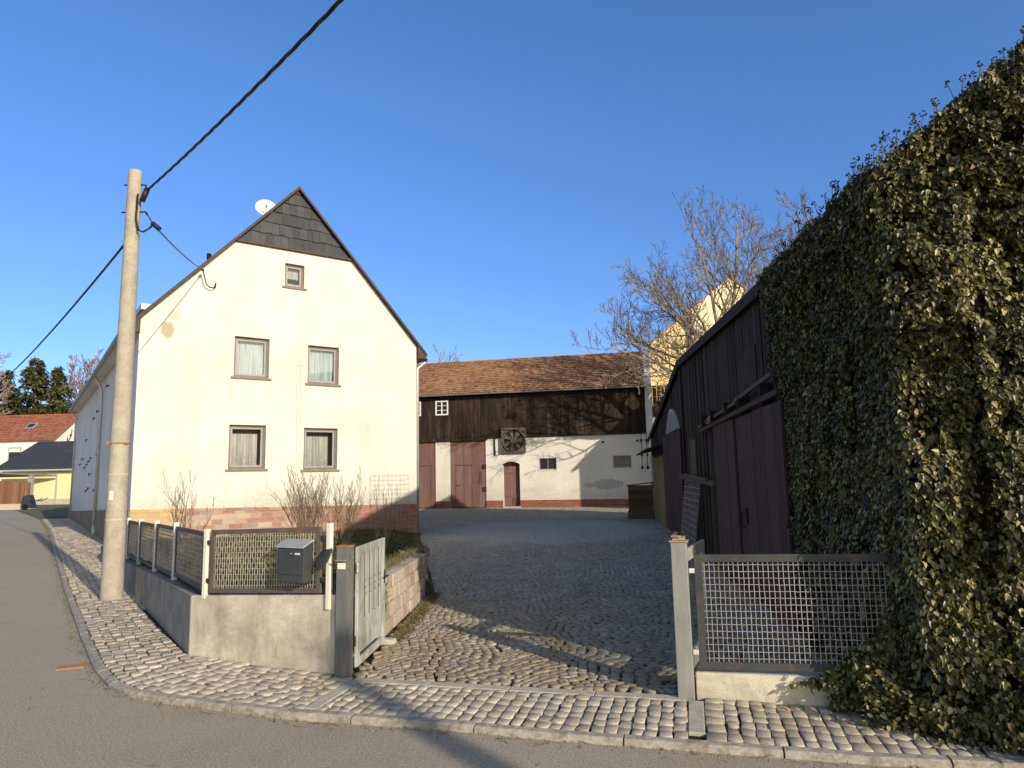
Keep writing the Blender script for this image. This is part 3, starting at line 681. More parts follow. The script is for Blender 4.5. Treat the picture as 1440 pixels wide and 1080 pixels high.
mb=MB();cd=(c1-c0).normalized();cn=Vector((-cd.y,cd.x))
if cn.y<0: cn=-cn
pts=[c0,c1,c1+cn*.2,c0+cn*.2]
mb.hexa([(p.x,p.y,-.06) for p in pts]+[(pts[0].x,pts[0].y,.185),(pts[1].x,pts[1].y,.225),(pts[2].x,pts[2].y,.225),(pts[3].x,pts[3].y,.185)])
tag(mb.build('base_wall',M['concrete'],bevel=.012),'low concrete base under the wide wire mesh panel, half hidden by ivy','garden wall')
# broken board pieces on the ground by the post
mb=MB();mb.obox((1.27,5.98,.02),(1,-.25,.12),(.3,1,0),(0,0,1),.075,.045,.012);mb.obox((1.33,5.91,.035),(1,.1,.25),(0,1,.1),(0,0,1),.05,.03,.02)
tag(mb.build('rotten_board',M['ochrewood'],bevel=.006),'lump of rotten orange-brown wood lying behind the light grey post','wood')
# street drain cover
mb=MB();cx,cy=-4.41,6.99
a=Vector((.95,.31,0));b=Vector((-.31,.95,0))
mb.obox((cx,cy,GL+.004),a,b,(0,0,1),.125,.085,.004)
for k in range(-3,4): mb.obox(Vector((cx,cy,GL+.0095))+a*(k*.032),a,b,(0,0,1),.009,.07,.0015)
tag(mb.build('drain_cover',simple('orange_rust_iron',(.30,.16,.06),(.42,.25,.11),12,.85,.4,60)),'small orange rusty iron cover set in the road beside the kerb','drain cover')
# ------------------------------------------------------------------ building helpers
def bricks(mb,x0,x1,z0,ztop,bw,bh,y,dep,skip=(),gap=.012,rnd=.25):
    """coursed blocks on a local xz wall; ztop is a function of x; skip = list of x-ranges"""
    r=0;z=z0
    while z<max(ztop(x0),ztop(x1))-.02:
        x=x0-(bw*.5 if r%2 else 0)
        while x<x1-.01:
            w=bw*R.uniform(1-rnd,1+rnd);a=max(x,x0);b=min(x+w,x1)
            segs=[(a,b)]
            for s0,s1 in skip: segs=[t for p,q in segs for t in ((p,min(q,s0)),(max(p,s1),q)) if t[1]-t[0]>.02]
            for p,q in segs:
                zt=min(z+bh-gap,ztop((p+q)/2))
                if zt-z>.02: mb.box(p+gap/2,q-gap/2,y+R.uniform(-.003,.003),y+dep,z,zt)
            x+=w
        z+=bh;r+=1
def roof_tiles(mb,o,u,v,n,W,H,tw,th,rnd=.01,lift=.035,wave=0,th_=.022):
    o=Vector(o);u=Vector(u).normalized();v=Vector(v).normalized();n=Vector(n).normalized()
    nr=int(math.ceil(H/th));nc=int(math.ceil(W/tw))
    for r in range(nr):
        for c in range(-1,nc+1):
            a=c*tw+(tw/2 if r%2 else 0);b=a+tw*.965;a=max(a,0);b=min(b,W)
            if b-a<.02: continue
            s0=r*th+R.uniform(-rnd,rnd);s1=min(s0+th*1.12,H);l0=lift+R.uniform(-.006,.006);l1=.006
            p=[o+u*a+v*s0+n*l0,o+u*b+v*s0+n*(l0+R.uniform(-.005,.005)),o+u*b+v*s1+n*l1,o+u*a+v*s1+n*l1]
            q=[o+u*a+v*s0+n*(l0-th_),o+u*b+v*s0+n*(l0-th_)]
            mb.add(p+q,[(0,1,2,3),(4,5,1,0)])
def boards(mb,x0,x1,zb,zt,y,dep,w=.16,gap=.006,rnd=.25,jit=.006,skip=()):
    """vertical boards on a local xz wall, zb/zt functions of x, skip=(x0,x1,z0,z1) openings"""
    x=x0
    while x<x1-.005:
        b=min(x+w*R.uniform(1-rnd,1+rnd),x1);j=R.uniform(-jit,jit);cuts=[(zb((x+b)/2),None)]
        segs=[(zb(x),zb(b),zt(x),zt(b))]
        hole=[s for s in skip if s[0]<(x+b)/2<s[1]]
        def pr(a0,a1,b0,b1):
            if b0-a0<.02: return
            mb.hexa([(x+gap/2,y+j,a0),(b-gap/2,y+j,a1),(b-gap/2,y+j+dep,a1),(x+gap/2,y+j+dep,a0),(x+gap/2,y+j,b0),(b-gap/2,y+j,b1),(b-gap/2,y+j+dep,b1),(x+gap/2,y+j+dep,b0)])
        if hole:
            h=hole[0];pr(zb(x),zb(b),h[2],h[2]);pr(h[3],h[3],zt(x),zt(b))
        else: pr(*segs[0])
        x=b
def curtain(mb,a,b,c,d,y,amp=.022,per=.085,scal=0):
    n=int((b-a)/per*6);vs=[];m=5
    for j in range(m+1):
        for i in range(n+1):
            x=a+(b-a)*i/n;zb=c+(scal*abs(math.sin(math.pi*(x-a)/.07)) if scal else 0)
            vs.append((x,y+amp*math.sin(2*math.pi*(x-a)/per+.8*math.sin(5*x)+.1*j),d+(zb-d)*j/m))
    mb.add(vs,[(j*(n+1)+i,j*(n+1)+i+1,(j+1)*(n+1)+i+1,(j+1)*(n+1)+i) for j in range(m) for i in range(n)])
def window(root,a,b,c,d,y,cm,cx=None,cz=None,surround=True,scal=0):
    """a..b, c..d opening in the wall face y (wall looks along -y)"""
    mb=MB();mb.ring(a,b,c,d,.055,y+.09,y+.17);fr=mb.build('window',M['frame'],root,bevel=.006)
    mb=MB();mb.ring(a+.056,b-.056,c+.056,d-.056,.05,y+.105,y+.155);mb.build('sash',M['sash'],fr,bevel=.005)
    mb=MB();mb.add([(a+.1,y+.13,c+.1),(b-.1,y+.13,c+.1),(b-.1,y+.13,d-.1),(a+.1,y+.13,d-.1)],[(0,1,2,3)]);mb.build('pane',M['glass'],fr)
    mb=MB();x0,x1=cx or (a+.06,b-.06);z0,z1=cz or (c+.08,d-.06);curtain(mb,x0,x1,z0,z1,y+.24,scal=scal);mb.build('curtain',cm,fr,smooth=True)
    mb=MB();mb.box(a-.07,b+.07,y-.045,y+.10,c-.055,c-.001);mb.build('sill',M['sill'],fr,bevel=.008)
    if surround:
        mb=MB();mb.ring(a-.08,b+.08,c-.001,d+.09,.078,y-.006,y+.02)
        mb2=MB();e=.085
        mb2.box(a-e,a-.006,y-.007,y+.01,c,d+e);mb2.box(b+.006,b+e,y-.007,y+.01,c,d+e);mb2.box(a-.0055,b+.0055,y-.007,y+.01,d+.006,d+e)
        mb2.build('surround',M['cream_band'],fr,bevel=.003)
M['cream_band']=plaster('surround_plaster',(.77,.70,.53),(.66,.58,.43))
# ------------------------------------------------------------------ the farmhouse
house=thing('farmhouse','tall cream plastered farmhouse gable with slate-clad peak and brick plinth','house',(*HO,0),math.atan2(HE[1],HE[0]))
EZ=5.82;PK=10.02;MX=3.83
gab=[(0,.0),(HW,.0),(HW,EZ),(MX,PK),(0,EZ)]
wins=[(2.24,3.15,4.47,5.56),(4.22,5.13,4.41,5.50),(3.52,4.07,7.12,7.79),(2.18,3.12,2.03,3.19),(4.15,5.12,1.99,3.15)]
mb=MB();mb.wall(gab,wins,0,.17);mb.build('gable_wall',M['plaster'],house)
# side walls, back gable
mb=MB()
# street side wall with two dark slot vents, yard side wall, back
mb.add([(0,0.0,-.12),(0,HL,-.12),(0,HL,EZ),(0,0,EZ)],[(0,1,2,3)]);
mb.add([(HW,0,-.12),(HW,HL,-.12),(HW,HL,EZ),(HW,0,EZ)],[(0,1,2,3)])
mb.add([(x,HL,z) for x,z in gab],[(0,1,2,3,4)])
mb.build('side_wall',M['side_plaster'],house)
# interior darkness comes from closed rooms: a floor slab per storey
mb=MB();mb.box(.4,HW-.4,.55,.6,.3,3.5);mb.box(.4,HW-.4,.55,.6,3.8,6.0);mb.build('inner_wall',simple('dim_room_wall',(.30,.29,.26),(.34,.33,.30),2,.9,.1),house)
mb=MB();mb.box(.05,HW-.05,.4,HL-.1,3.55,3.7);mb.box(.05,HW-.05,.4,HL-.1,6.1,6.25);mb.box(3.6,3.7,.35,3,0,3.5);mb.build('inner_floor',M['side_plaster'],house)
# plinth
pt=lambda x:1.10-.18*x/HW
mb=MB();bricks(mb,0,HW,0.0,lambda x:pt(x)-.075,.30,.128,-.03,.06)
x=0
while x<HW:
    b=min(x+.36,HW);mb.hexa([(x+.005,-.045,pt(x)-.075),(b-.005,-.045,pt(b)-.075),(b-.005,.02,pt(b)-.075),(x+.005,.02,pt(x)-.075),(x+.005,-.045,pt(x)),(b-.005,-.045,pt(b)),(b-.005,.02,pt(b)),(x+.005,.02,pt(x))]);x=b
pl=mb.build('plinth',M['plinth'],house)
mb=MB();mb.hexa([(.001,-.024,-.1),(HW-.001,-.024,-.1),(HW-.001,.01,-.1),(.001,.01,-.1),(.001,-.024,pt(0)-.01),(HW-.001,-.024,pt(HW)-.01),(HW-.001,.01,pt(HW)-.01),(.001,.01,pt(0)-.01)]);mb.build('mortar',M['mortar'],pl)
# side plinth: tall dark rendered blocks stepping down the street
mb=MB();y=-.028
while y<HL:
    e=min(y+1.2,HL);zt=1.08-.033*y
    z=-.12
    while z<zt-.03:
        t=min(z+.24,zt);q=y
        while q<e-.01:
            q2=min(q+.4,e);mb.box(-.04,.0-.001,q+.003,q2-.003,z+.003,t-.003);q=q2
        z=t
    y=e
mb.build('side_plinth',M['side_plinth'],house)
# slates on the gable peak
mb=MB();zs=8.22;sl=(PK-EZ)/MX;r=0;z=zs
def gx(z): return (z-EZ)/sl, HW-(z-EZ)/((PK-EZ)/(HW-MX))
while z<PK-.05:
    h=.33;x=gx(z)[0]-.2+(.1 if r%2 else 0)
    while x<gx(z)[1]:
        w=.205*R.choice((1,1,1,.8));a=max(x,gx(z)[0]);b=min(x+w-.004,gx(z)[1]);x+=w
        if b-a<.03: continue
        zt0=min(z+h*1.06,EZ+sl*a);zt1=min(z+h*1.06,EZ+sl*b)
        zr=lambda q:EZ+(HW-q)*(PK-EZ)/(HW-MX)
        zt0=min(zt0,zr(a));zt1=min(zt1,zr(b));l=-.048+R.uniform(-.006,.006);dz=R.uniform(-.02,.012)
        if zt0<z+dz and zt1<z+dz: continue
        zt0=max(zt0,z+dz);zt1=max(zt1,z+dz)
        f=lambda zz:l+.03*(zz-z)/h
        mb.add([(a,l,z+dz),(b,l,z+dz),(b,f(zt1),zt1),(a,f(zt0),zt0),(a,-.004,z+dz),(b,-.004,z+dz),(b,-.004,zt1),(a,-.004,zt0)],[(0,1,2,3),(4,5,1,0),(0,3,7,4),(1,5,6,2)])
    z+=h;r+=1
mb.build('slate_cladding',M['slate'],house)
mb=MB();g=gx(zs);mb.box(g[0]-.02,g[1]+.02,-.085,-.002,zs-.06,zs+.005);mb.build('slate_drip_board',M['fasc'],house,bevel=.006)
for (a,b,c,d),k in zip(wins,range(5)):
    if k<2: window(house,a,b,c,d,0,M['curt2'])
    elif k==2: window(house,a,b,c,d,0,M['curt3'],cz=(c+.27,d-.03),scal=.03)
    else: window(house,a,b,c,d,0,M['curt1'],cx=(a+.03,b-.17 if k==3 else b-.2),cz=(c+.06,d-.22))
# roof: two slabs with overhang, verge boards, box ends
ov=.14;sv=.06
ang=math.atan(sl)
def rz(x): return EZ+sl*x if x<=MX else PK-(x-MX)*(PK-EZ)/(HW-MX)
mb=MB()
xl=-.32;xr=HW+.3
for (xa,xb) in ((xl,MX),(MX,xr)):
    za=rz(xa) if xa<MX else PK;zb=PK if xb==MX else rz(xb)
    t=.05
    mb.hexa([(xa,-ov,za+.02),(xb,-ov,zb+.02),(xb,HL+ov,zb+.02),(xa,HL+ov,za+.02),(xa,-ov,za+.02+t),(xb,-ov,zb+.02+t),(xb,HL+ov,zb+.02+t),(xa,HL+ov,za+.02+t)])
roof=mb.build('roof',M['roofdark'],house)
mb=MB()
for (xa,xb) in ((xl,MX),(MX,xr)):
    za=rz(xa) if xa<MX else PK;zb=PK if xb==MX else rz(xb)
    mb.hexa([(xa,-ov-.025,za-.03),(xb,-ov-.025,zb-.03),(xb,-ov-.002,zb-.03),(xa,-ov-.002,za-.03),(xa,-ov-.025,za+.06),(xb,-ov-.025,zb+.06),(xb,-ov-.002,zb+.06),(xa,-ov-.002,za+.06)])
mb.build('verge_board',M['fasc'],roof)
mb=MB();mb.lathe([(.0,.16),(.06,.16),(.06,0),(0,0)],10,(1.62,.5,rz(1.62)+.1));mb.build('vent_pipe',M['black'],roof)
for sd,x0_,x1_ in ((0,-.30,-.003),(1,HW+.003,HW+.28)):   # boxed eaves ends and soffits
    mb=MB();mb.box(x0_,x1_,-.11,HL,EZ-.42,EZ-.385);mb.build('soffit',M['side_plaster'],house)
    mb=MB();xi,xo=(-.001,-.3) if sd==0 else (HW+.001,HW+.28)
    q=[(xo,EZ-.43),(xi,EZ-.43),(xi,EZ-.01),(xo,EZ-.31)];mb.add([(x,-.13,z) for x,z in q]+[(x,-.0,z) for x,z in q],[(0,1,2,3)]+[(i,(i+1)%4,4+(i+1)%4,4+i) for i in range(4)]);mb.build('eaves_box',M['fasc'],house)
    xg=-.37 if sd==0 else HW+.35
    mb=MB()
    pr=[];n_=8
    for i in range(n_+1):
        a=math.pi+math.pi*i/n_;pr.append((xg+.065*math.cos(a),EZ-.40+.065*math.sin(a)))
    mb.add([(x,-.16,z) for x,z in pr]+[(x,HL,z) for x,z in pr],[(i,i+1,n_+2+i,n_+1+i) for i in range(n_)]+[tuple(range(n_+1))]);
    mb.build('gutter',M['zinc'],house,smooth=True)
mb=MB();mb.tube([(HW+.35,.02,EZ-.44),(HW+.34,.03,EZ-.5),(HW+.2,.04,EZ-.62),(HW+.07,.05,EZ-.72),(HW+.06,.05,EZ-.8),(HW+.06,.05,0)],.045,10);mb.build('downpipe',M['alu'],house,smooth=True)
mb=MB();mb.tube([(-.37,8.6,EZ-.25),(-.35,8.6,EZ-.35),(-.12,8.6,EZ-.75),(-.07,8.6,EZ-.95),(-.07,8.6,.3)],.05,8);mb.tube([(-.07,8.6,.3),(-.07,8.6,-.1)],.06,8);mb.build('downpipe',M['alu'],house,smooth=True)
mb=MB();mb.tube([(-.37,HL-.4,EZ-.25),(-.2,HL-.4,EZ-.5),(-.07,HL-.4,EZ-.7),(-.07,HL-.4,0)],.045,8);mb.build('downpipe',M['alu'],house,smooth=True)
for yy,zz in ((6.9,4.9),(10.2,4.35),(11.6,4.2),(14.9,3.55),(9.3,2.75),(12.0,2.7),(12.9,2.6),(13.9,2.5),(15,2.4),(12.2,2.1),(9.7,1.5),(12.4,1.55),(13.4,1.45),(16.5,2.8),(18,2.6)):   # iron shutter dogs and wall brackets
    mb=MB();mb.bar((-.001,yy,zz),(-.07,yy,zz+.02),.04,.035);mb.obox((-.07,yy,zz-.02),(1,0,0),(0,1,0),(0,0,1),.015,.035,.05);mb.build('wall_bracket',M['black'],house)
for xx in (3.93,4.03):
    mb=MB();mb.tube([(xx+.08*(6.9-z_)/5-.04,-.014,z_) for z_ in (7.02,6.0,4.0,1.95)]+[(xx+.06+(.05 if xx>4 else -.04),-.02,1.86)],.0125,6);mb.build('cable_conduit',M['pale'],house)
for zz in (4.9,3.6,2.4):
    mb=MB();mb.box(3.93,4.12,-.03,-.002,zz,zz+.03);mb.build('conduit_clip',M['pale'],house)
mb=MB();mb.tube([(-.37,-.1,EZ-.15),(-.3,-.12,EZ+.1),(-.18,-.13,EZ+.55)],.014,5);mb.build('lightning_rod',M['black'],house)
# service hook on the gable
mb=MB();mb.tube([(1.70,-.001,6.80),(1.70,-.07,6.80),(1.70,-.09,6.92),(1.68,-.1,6.86)],.014,6);mb.build('cable_entry',M['black'],house,smooth=True)
# wire trellis on the wall
t0=hw(6.74,-.07,.16);tr=thing('wire_trellis','thin wire grid trellis fixed to the house wall near the right-hand corner','trellis',t0,math.atan2(HE[1],HE[0]))
mb=MB()
for i in range(10): mb.tube([(-.62+i*.138,-.0,0),(-.62+i*.138,0,1.66)],.0045,4)
for j in range(13): mb.tube([(-.62,.006,.02+j*.135),(.62,.006,.02+j*.135)],.0045,4)
mb.build('wire_grid',M['steel'],tr)
for x,z in ((-.6,.1),(.6,.1),(-.6,1.55),(.6,1.55)):
    mb=MB();mb.tube([(x,.0,z),(x,.07,z)],.007,5);mb.build('spacer',M['steel'],tr)
# satellite dish on the roof
dp=hw(3.22,1.0,9.66);dr=thing('satellite_dish','weathered white satellite dish standing behind the left slope of the house roof','satellite dish',(dp[0],dp[1],dp[2]-.42))
fdv=Vector((.35,-.86,.36)).normalized();prof=[(.30*t,.055*t*t) for t in (0,.25,.5,.75,.9,1)]+[(.303,.06),(.29,.047)]
mb=MB();mb.lathe(prof,28,(0,0,.42),fdv);mb.build('dish',M['dish'],dr,smooth=True)
up=Vector((0,0,1));sdv=fdv.cross(up).normalized();dn_=sdv.cross(fdv).normalized()*-1
hd_=Vector((0,0,.42))+fdv*.34+dn_*.16
mb=MB();mb.tube([Vector((0,0,.42))+dn_*.29+fdv*.05,hd_],.011,6);mb.build('feed_arm',M['steel'],dr)
mb=MB();mb.lathe([(0,0),(.028,0),(.032,.05),(.02,.1),(0,.1)],10,hd_,-fdv);mb.build('feed_horn',M['steel'],dr)
mb=MB();mb.tube([(0,.05,-.25),(0,.05,.42),(0,.01,.42)],.022,8);mb.build('mast',M['steel'],dr)
# ------------------------------------------------------------------ the long barn across the yard
B0=(-4.309,37.241);BA=math.atan2(-.199,.980)
barn=thing('barn','long white barn with dark boarded upper storey and red clay tile roof across the yard','barn',(*B0,0),BA)
BX0,BX1=-9.5,11.42;BZ=3.75;BE=6.12
holes=[(-2.6,.04,-.06,3.66),(.86,2.87,-.06,3.72),(3.8,4.72,.06,2.30),(5.76,6.70,1.95,2.56),(9.66,10.6,1.97,2.6)]
mb=MB();mb.wall([(BX0,0),(BX1+.36,0),(BX1+.36,BZ+.03),(BX0,BZ+.03)],holes,0,.36)
# right end gable with parapet and the back
mb.add([(BX1+.36,0,0),(BX1+.36,9,0),(BX1+.36,9,6),(BX1+.36,4.4,8.95),(BX1+.36,0,6.1)],[(0,1,2,3,4)])
mb.add([(BX0,9,0),(BX1+.36,9,0),(BX1+.36,9,6),(BX0,9,6)],[(0,1,2,3)])
mb.add([(BX0,0,0),(BX0,9,0),(BX0,9,6),(BX0,4.4,8.8),(BX0,0,6.1)],[(0,1,2,3,4)])
mb.build('wall',M['barn_plaster'],barn)
mb=MB();mb.hexa([(BX1+.02,-.03,BZ+.031),(BX1+.362,-.03,BZ+.031),(BX1+.362,.3,BZ+.031),(BX1+.02,.3,BZ+.031),(BX1+.02,-.03,6.28),(BX1+.362,-.03,6.28),(BX1+.362,.3,6.4),(BX1+.02,.3,6.4)])
mb.hexa([(BX1+.02,-.031,6.12),(BX1+.363,-.031,6.12),(BX1+.363,4.4,8.65),(BX1+.02,4.4,8.65),(BX1+.02,-.25,6.2),(BX1+.363,-.25,6.2),(BX1+.363,4.4,9.0),(BX1+.02,4.4,9.0)])
mb.build('parapet_gable',M['white_plaster'],barn)
for a,b in ((BX0,-2.6),(.04,.86),(2.87,3.8),(4.72,BX1+.36)):
    mb=MB();bricks(mb,a,b,-.02,lambda x:.40,.25,.083,-.035,.05);mb.build('plinth',M['brick'],barn)
# boarded upper storey
uw=[(-1.10,-.78,5.05,5.85),(.07,.80,5.05,5.85)]
mb=MB();boards(mb,BX0,BX1,lambda x:BZ-.02+R.uniform(-.03,.02),lambda x:BE,-.06,.04,.21,.012,.2,.008,skip=uw);mb.build('upper_boarding',M['darkwood'],barn)
mb=MB();mb.box(BX0,BX1,-.075,-.001,BZ-.055,BZ-.025);mb.build('drip_board',M['darkwood'],barn)
mb=MB();mb.box(BX0,BX1,-.005,.1,BZ+.031,BE+.05);mb.build('backing',M['black'],barn)
for a,b,c,d in uw:
    mb=MB();mb.ring(a,b,c,d,.07,-.10,-.03);w=mb.build('window',M['whitewood'],barn)
    mb=MB();mx_=(a+b)/2
    mb.box(mx_-.03,mx_+.03,-.092,-.04,c+.07,d-.07)
    for t in (1,2): mb.box(a+.07,b-.07,-.086,-.045,c+(d-c)*t/3-.014,c+(d-c)*t/3+.014)
    mb.build('glazing_bars',M['whitewood'],w)
    mb=MB();mb.box(a+.06,b-.06,-.055,-.05,c+.06,d-.06);mb.build('pane',M['darkglass'],w)
# big doors
def plank_door(root,name,a,b,c,d,y,mat,wick=None,w=.16):
    mb=MB();boards(mb,a,b,lambda x:c+R.uniform(0,.02),lambda x:d,y,.035,w,.007,.12,.003);o=mb.build(name,mat,root)
    mb=MB();mb.box(a+.01,b-.01,y+.036,y+.06,c+.02,d-.01);mb.build('backing',M['black'],o)
    return o
d1=plank_door(barn,'door',-2.58,.02,.03,3.60,.05,M['maroon']);d2=plank_door(barn,'door',.88,2.85,.03,3.66,.05,M['maroon'])
for o,(a,b,c,d) in ((d1,(-1.9,-.25,.05,2.32)),(d2,(1.12,2.08,.05,2.30))):
    mb=MB()
    mb.box(a,a+.012,.044,.05,c,d);mb.box(b-.012,b,.044,.05,c,d);mb.box(a+.013,b-.013,.044,.05,d-.02,d);o2=mb.build('wicket_joint',M['black'],o)
    mb=MB()
    for z in (d-.3,c+.4): mb.box(a+.02,a+.5,.036,.044,z,z+.045)
    mb.build('strap_hinge',M['maroon'],o)
    mb=MB();mb.box(a-.1,b+.25,.036,.0495,d+.02,d+.09) if o is d2 else mb.box(a,b,.036,.0495,d+.02,d+.09);mb.build('batten',M['maroon'],o)
mb=MB();mb.tube([(1.25,.03,1.25),(1.25,-.02,1.25),(1.5,-.02,1.28),(1.5,.03,1.28)],.02,6);mb.build('latch',M['rust'],d2)
mb=MB();mb.obox((2.55,.03,1.6),(1,0,0),(0,1,0),(.08,0,1),.07,.014,.3);mb.build('patch_board',M['brownwood'],d2)
for x in (2.80,):
    for z in (1.0,2.2):
        mb=MB();mb.box(x-.1,x+.09,-.015,.045,z-.12,z+.12);mb.build('hinge',M['maroon2'],d2)
# lintel beam over the doors
mb=MB();mb.box(-2.75,3.0,-.09,-.0755,3.60,3.74);mb.build('lintel',M['darkwood'],barn)
# small arched door, slightly set back
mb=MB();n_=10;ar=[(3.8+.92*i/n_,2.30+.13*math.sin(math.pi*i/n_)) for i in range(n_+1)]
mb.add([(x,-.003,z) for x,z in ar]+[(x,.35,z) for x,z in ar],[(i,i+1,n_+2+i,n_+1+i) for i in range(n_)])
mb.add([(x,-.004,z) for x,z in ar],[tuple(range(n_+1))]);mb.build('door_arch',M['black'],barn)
d3=plank_door(barn,'door',3.81,4.71,.07,2.36,.235,M['maroon'],w=.17)
mb=MB();mb.box(4.22,4.68,.225,.2345,.07,.52);mb.build('patch_board',M['brownwood'],d3)
mb=MB();mb.box(3.86,4.68,.21,.2345,.6,.68);mb.box(3.86,4.68,.21,.2345,1.8,1.88);mb.build('batten',M['maroon'],d3)
mb=MB();mb.box(3.78,4.74,-.12,.2,-.02,.065);mb.build('doorstep',M['edging'],barn,bevel=.01)
for a,b,c,d in holes[3:]:
    mb=MB();mb.ring(a,b,c,d,.05,.12,.18);w=mb.build('window',M['sash'],barn)
    mb=MB();mb.box(a+.05,b-.05,.145,.15,c+.05,d-.05);mb.build('pane',M['darkglass'],w)
    mb=MB();mb.box(a-.05,b+.05,-.03,.1,c-.045,c-.001);mb.build('sill',M['barn_plaster'],w)
    mb=MB();mb.box((a+b)/2-.015,(a+b)/2+.015,.125,.1445,c+.05,d-.05) if a<7 else [mb.box(a+.05,b-.05,.13,.1445,c+.1+k*.12,c+.115+k*.12) for k in range(4)];mb.build('glazing_bars',M['sash'],w)
# ventilator: square frame, round shroud, hub, blades, guard
fc=Vector((4.44,-.09,3.55));fr_=.66
mb=MB();mb.ring(fc.x-fr_,fc.x+fr_,fc.z-fr_,fc.z+fr_,.06,-.20,-.0755)
n_=32;ring=[(fc.x+.55*math.cos(2*math.pi*i/n_),fc.z+.55*math.sin(2*math.pi*i/n_)) for i in range(n_)]
sq=[(fc.x-fr_+.06,fc.z-fr_+.06),(fc.x+fr_-.06,fc.z-fr_+.06),(fc.x+fr_-.06,fc.z+fr_-.06),(fc.x-fr_+.06,fc.z+fr_-.06)]
lo=[[Vector((x,z,0)) for x,z in sq],[Vector((x,z,0)) for x,z in ring]];mb.add([(x,-.16,z) for x,z in sq+ring],[tuple(t) for t in tessellate_polygon(lo)])
fan=mb.build('ventilator',M['fanmetal'],barn)
mb=MB();mb.lathe([(.55,-.10),(.57,.06),(.60,.07),(.60,.05),(.545,-.06)],32,(fc.x,-.16,fc.z),(0,-1,0));mb.build('shroud',M['fanmetal'],fan,smooth=True)
mb=MB();mb.lathe([(0,.05),(.16,.05),(.18,.03),(.18,-.06),(0,-.06)],20,(fc.x,-.17,fc.z),(0,-1,0));mb.build('hub',M['fanmetal'],fan)
for k in range(7):
    g=2*math.pi*k/7;d=Vector((math.cos(g),0,math.sin(g)));t=Vector((-math.sin(g),0,math.cos(g)))
    c_=Vector((fc.x,-.15,fc.z));pp=[c_+d*.17-t*.05+Vector((0,.03,0)),c_+d*.17+t*.05-Vector((0,.03,0)),c_+d*.52+t*.13-Vector((0,.02,0)),c_+d*.52-t*.09+Vector((0,.03,0))]
    mb=MB();mb.add(pp,[(0,1,2,3)]);mb.build('blade',M['fanmetal'],fan)
mb=MB();mb.add([(x,-.078,z) for x,z in ring],[tuple(range(n_))]);mb.build('dark_duct',M['black'],fan)
mb=MB()
for k in range(6):
    g=math.pi*k/6+.2;d=Vector((math.cos(g),0,math.sin(g)))*.57;c_=Vector((fc.x,-.235,fc.z));mb.tube([c_-d,c_+d],.008,4)
for r_ in (.3,.45): mb.tube([(fc.x+r_*math.cos(2*math.pi*i/24),-.24,fc.z+r_*math.sin(2*math.pi*i/24)) for i in range(25)],.008,4)
mb.build('guard',M['fanmetal'],fan)
# hanging chain and cables on the wall, insulators
mb=MB();mb.tube([(3.38,-.05,3.7),(3.39,-.06,3.3),(3.41,-.05,2.75)],.03,5)
for k in range(7): mb.lathe([(0,-.05),(.05,0),(0,.05)],6,(3.38+.02*(k%2),-.07,3.55-.11*k))
mb.build('hanging_chain',M['black'],barn)
for x in (11.15,11.42):
    mb=MB();mb.tube([(x,-.06,6.0),(x,-.05,4.0),(x,-.05,1.9)],.014,5);mb.lathe([(0,-.09),(.06,-.05),(.06,.05),(0,.09)],8,(x,-.08,3.35));mb.lathe([(0,-.09),(.06,-.05),(.06,.05),(0,.09)],8,(x,-.08,1.95));mb.lathe([(0,-.07),(.05,-.04),(.05,.04),(0,.07)],8,(x,-.08,2.6));mb.build('cable_with_insulators',M['black'],barn)
for x,z in ((9.18,3.32),(10.95,3.34)):
    mb=MB();mb.box(x-.055,x+.055,-.01,.02,z-.06,z+.06);mb.build('vent_hole',M['black'],barn)
# roof with separate tiles, gutter on hooks
RY=4.4;RZ0=6.16;RZ1=8.72;so=.38
slv=Vector((0,RY+so,RZ1-RZ0+.0));sn=Vector((0,-(RZ1-RZ0),RY+so)).normalized()
mb=MB();L_=slv.length
roof_tiles(mb,(BX0,-so,RZ0),(1,0,0),slv,sn,BX1-BX0+.02,L_,.19,.30,.012,.05)
rf=mb.build('roof',M['tiles'],barn)
mb=MB();o=Vector((0,-so,RZ0));mb.add([(BX0,-so,RZ0-.02),(BX1+.02,-so,RZ0-.02),(BX1+.02,RY,RZ1-.02),(BX0,RY,RZ1-.02)],[(0,1,2,3)]);mb.add([(BX0,RY,RZ1-.02),(BX1+.02,RY,RZ1-.02),(BX1+.02,9.4,RZ0-.02),(BX0,9.4,RZ0-.02)],[(0,1,2,3)]);mb.build('underlay',M['tiles'],rf)
mb=MB();x=BX0
while x<BX1: 
    mb.obox((x+.18,RY,RZ1+.03),(1,0,.02),(0,1,0),(0,0,1),.175,.09,.035);x+=.36
mb.build('ridge_tiles',M['tiles'],rf)
mb=MB();pr=[];n_=8
for i in range(n_+1):
    a=math.pi+math.pi*i/n_;pr.append((-so-.07+.075*math.cos(a),RZ0-.02+.075*math.sin(a)))
mb.add([(BX0,y,z) for y,z in pr]+[(BX1+.1,y,z) for y,z in pr],[(i,i+1,n_+2+i,n_+1+i) for i in range(n_)])
gt=mb.build('gutter',M['zinc'],barn,smooth=True)
mb=MB();x=BX0+.4
while x<BX1: mb.bar((x,-so-.155,RZ0-.03),(x,-.06,RZ0-.13),.03,.03);x+=.95
mb.build('gutter_hook',M['black'],gt)
mb=MB();mb.box(BX0,BX1,-so+.02,-.02,RZ0-.075,RZ0-.045);mb.build('soffit',M['darkwood'],barn)
